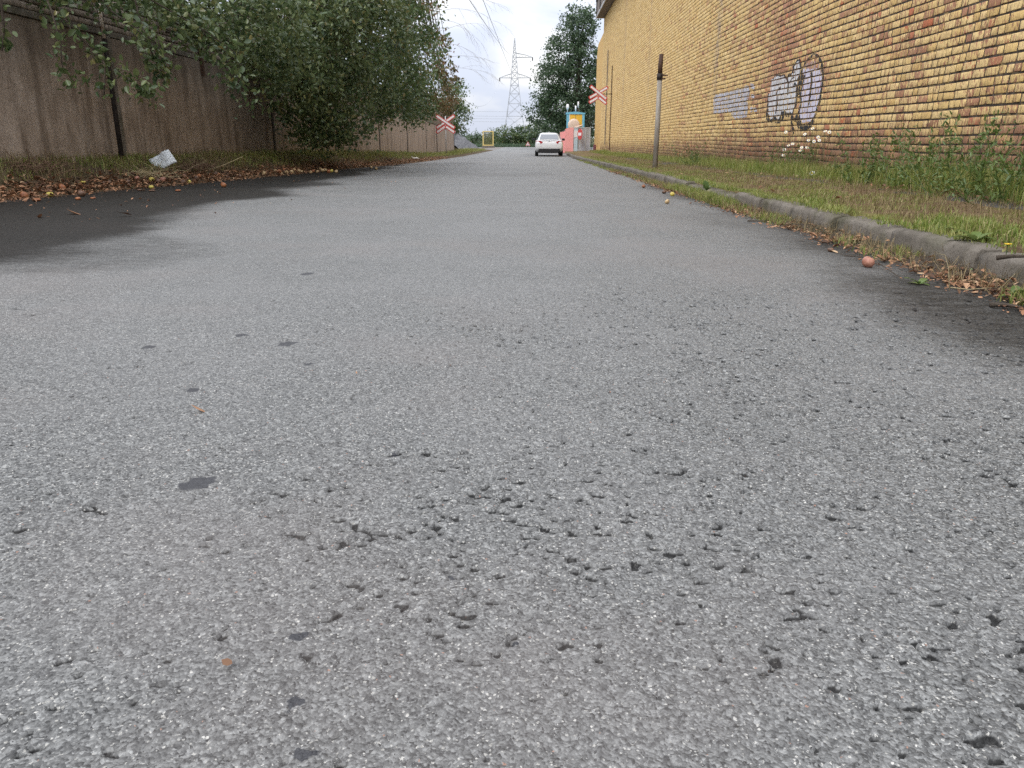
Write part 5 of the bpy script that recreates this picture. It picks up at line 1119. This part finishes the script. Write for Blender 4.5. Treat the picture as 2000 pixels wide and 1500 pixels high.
x = rg.uniform(-12, 8, 9000); y = rg.uniform(105.5, 109.5, 9000); P = np.stack([x, y, np.full(9000, -.58)], 1); grass_obj('far_grass', 'rough grass strip along the foot of the far bushes', [(P, rg.uniform(.2, .75, 9000), .02, 56, .8)], M_LEAF_D)

# ------------------------------------------------------------------ pylon and wires
py_ = 232.0; pc = at(1005, 285, py_); topz = at(1009, 75, py_)[2]; M_PYL = paint('dull_galvanised_lattice', (.42, .44, .48), .6, .3)
t = thing('pylon', 'tall grey steel lattice electricity pylon far beyond the bushes', 'pylon', (pc[0], py_, -1)); H = topz + 1
def hw(z): return float(np.interp(z / H, [0, .30, .58, .80, 1], [3.4, 2.1, 1.05, .62, .08]))
m = MB()
for sx in (-1, 1):
    for sy in (-1, 1): m.tube([(sx * hw(z), sy * hw(z), z) for z in np.linspace(0, H, 12)], .10, 4, False)
m.obj('legs', M_PYL, t)
lv_ = [0, 4.0, 7.6, 11, 13.6, 15.8, 17.6, 19.2, 20.7, 22, 23.2, 24.4, 25.5, 26.6, H * .98]; m = MB()
for a, b in zip(lv_[:-1], lv_[1:]):
    if b > H: break
    for sy in (-1, 1):
        m.tube([(-hw(a), sy * hw(a), a), (hw(b), sy * hw(b), b)], .05, 3, False); m.tube([(hw(a), sy * hw(a), a), (-hw(b), sy * hw(b), b)], .05, 3, False); m.tube([(-hw(b), sy * hw(b), b), (hw(b), sy * hw(b), b)], .05, 3, False)
        m.tube([(sy * hw(a), -hw(a), a), (sy * hw(b), hw(b), b)], .05, 3, False); m.tube([(sy * hw(a), hw(a), a), (sy * hw(b), -hw(b), b)], .05, 3, False)
m.obj('bracing', M_PYL, t)
z1 = at(1005, 152, py_)[2] + 1; z2 = at(1005, 112, py_)[2] + 1
def arm(z, l, sgn, name='crossarm'):
    m = MB(); h = 1.1
    for sy in (-1, 1): m.tube([(sgn * hw(z), sy * .6, z), (sgn * l, 0, z)], .07, 4, False); m.tube([(sgn * hw(z + h), sy * .6, z + h), (sgn * l * .62, sy * .2, z + h * .55), (sgn * l, 0, z)], .07, 4, False)
    for k in range(1, 5): f = k / 5; xx = sgn * (hw(z) + (l - hw(z)) * f); m.tube([(xx, 0, z), (xx - sgn * .35, 0, z + h * (1 - f) * .95)], .04, 3, False)
    o = m.obj(name, M_PYL, t); MB().tube([(sgn * l, 0, z), (sgn * l, 0, z - .9)], .16, 6).obj('insulator', M_DARKSTEEL, o)
arm(z1, 4.2, -1); arm(z1, 4.4, 1); arm(z2, 5.0, 1)
def wire(p0, p1, sag, label, rad=.03, over=1.0):
    a, b = Vector(p0), Vector(p1); b = a + (b - a) * over; pts = [a.lerp(b, k / 24) - Vector((0, 0, sag * 4 * (k / 24) * (1 - k / 24))) for k in range(25)]
    o = MB().tube([q - a for q in pts], rad, 4, False).obj('power_cable', M_PYL, None); o.location = a; tag(o, label, 'cable', 'overhead power cables')
wire((pc[0] - 4.2, py_, z1 - 1.9), at(905, 148, 120), 5.0, 'sagging power cable from the left arm of the pylon', .03, 1.25)
wire((pc[0] - .6, py_, z2 - .6), at(930, -40, 60), 2.0, 'steep power cable running from the pylon top over the road', .025, 1.9)
wire((pc[0] - .9, py_, z1 + .5), at(938, -30, 70), .6, 'straight power cable crossing the sky left of the pylon', .028, 1.9)
for k, yy in enumerate((212, 221, 226, 232)):
    wire(at(700, yy - 1, 300), at(1300, yy + 2, 300), 1.0, ('topmost', 'second', 'third', 'lowest')[k] + ' of the four level cables low in the sky left of the pylon', .05)
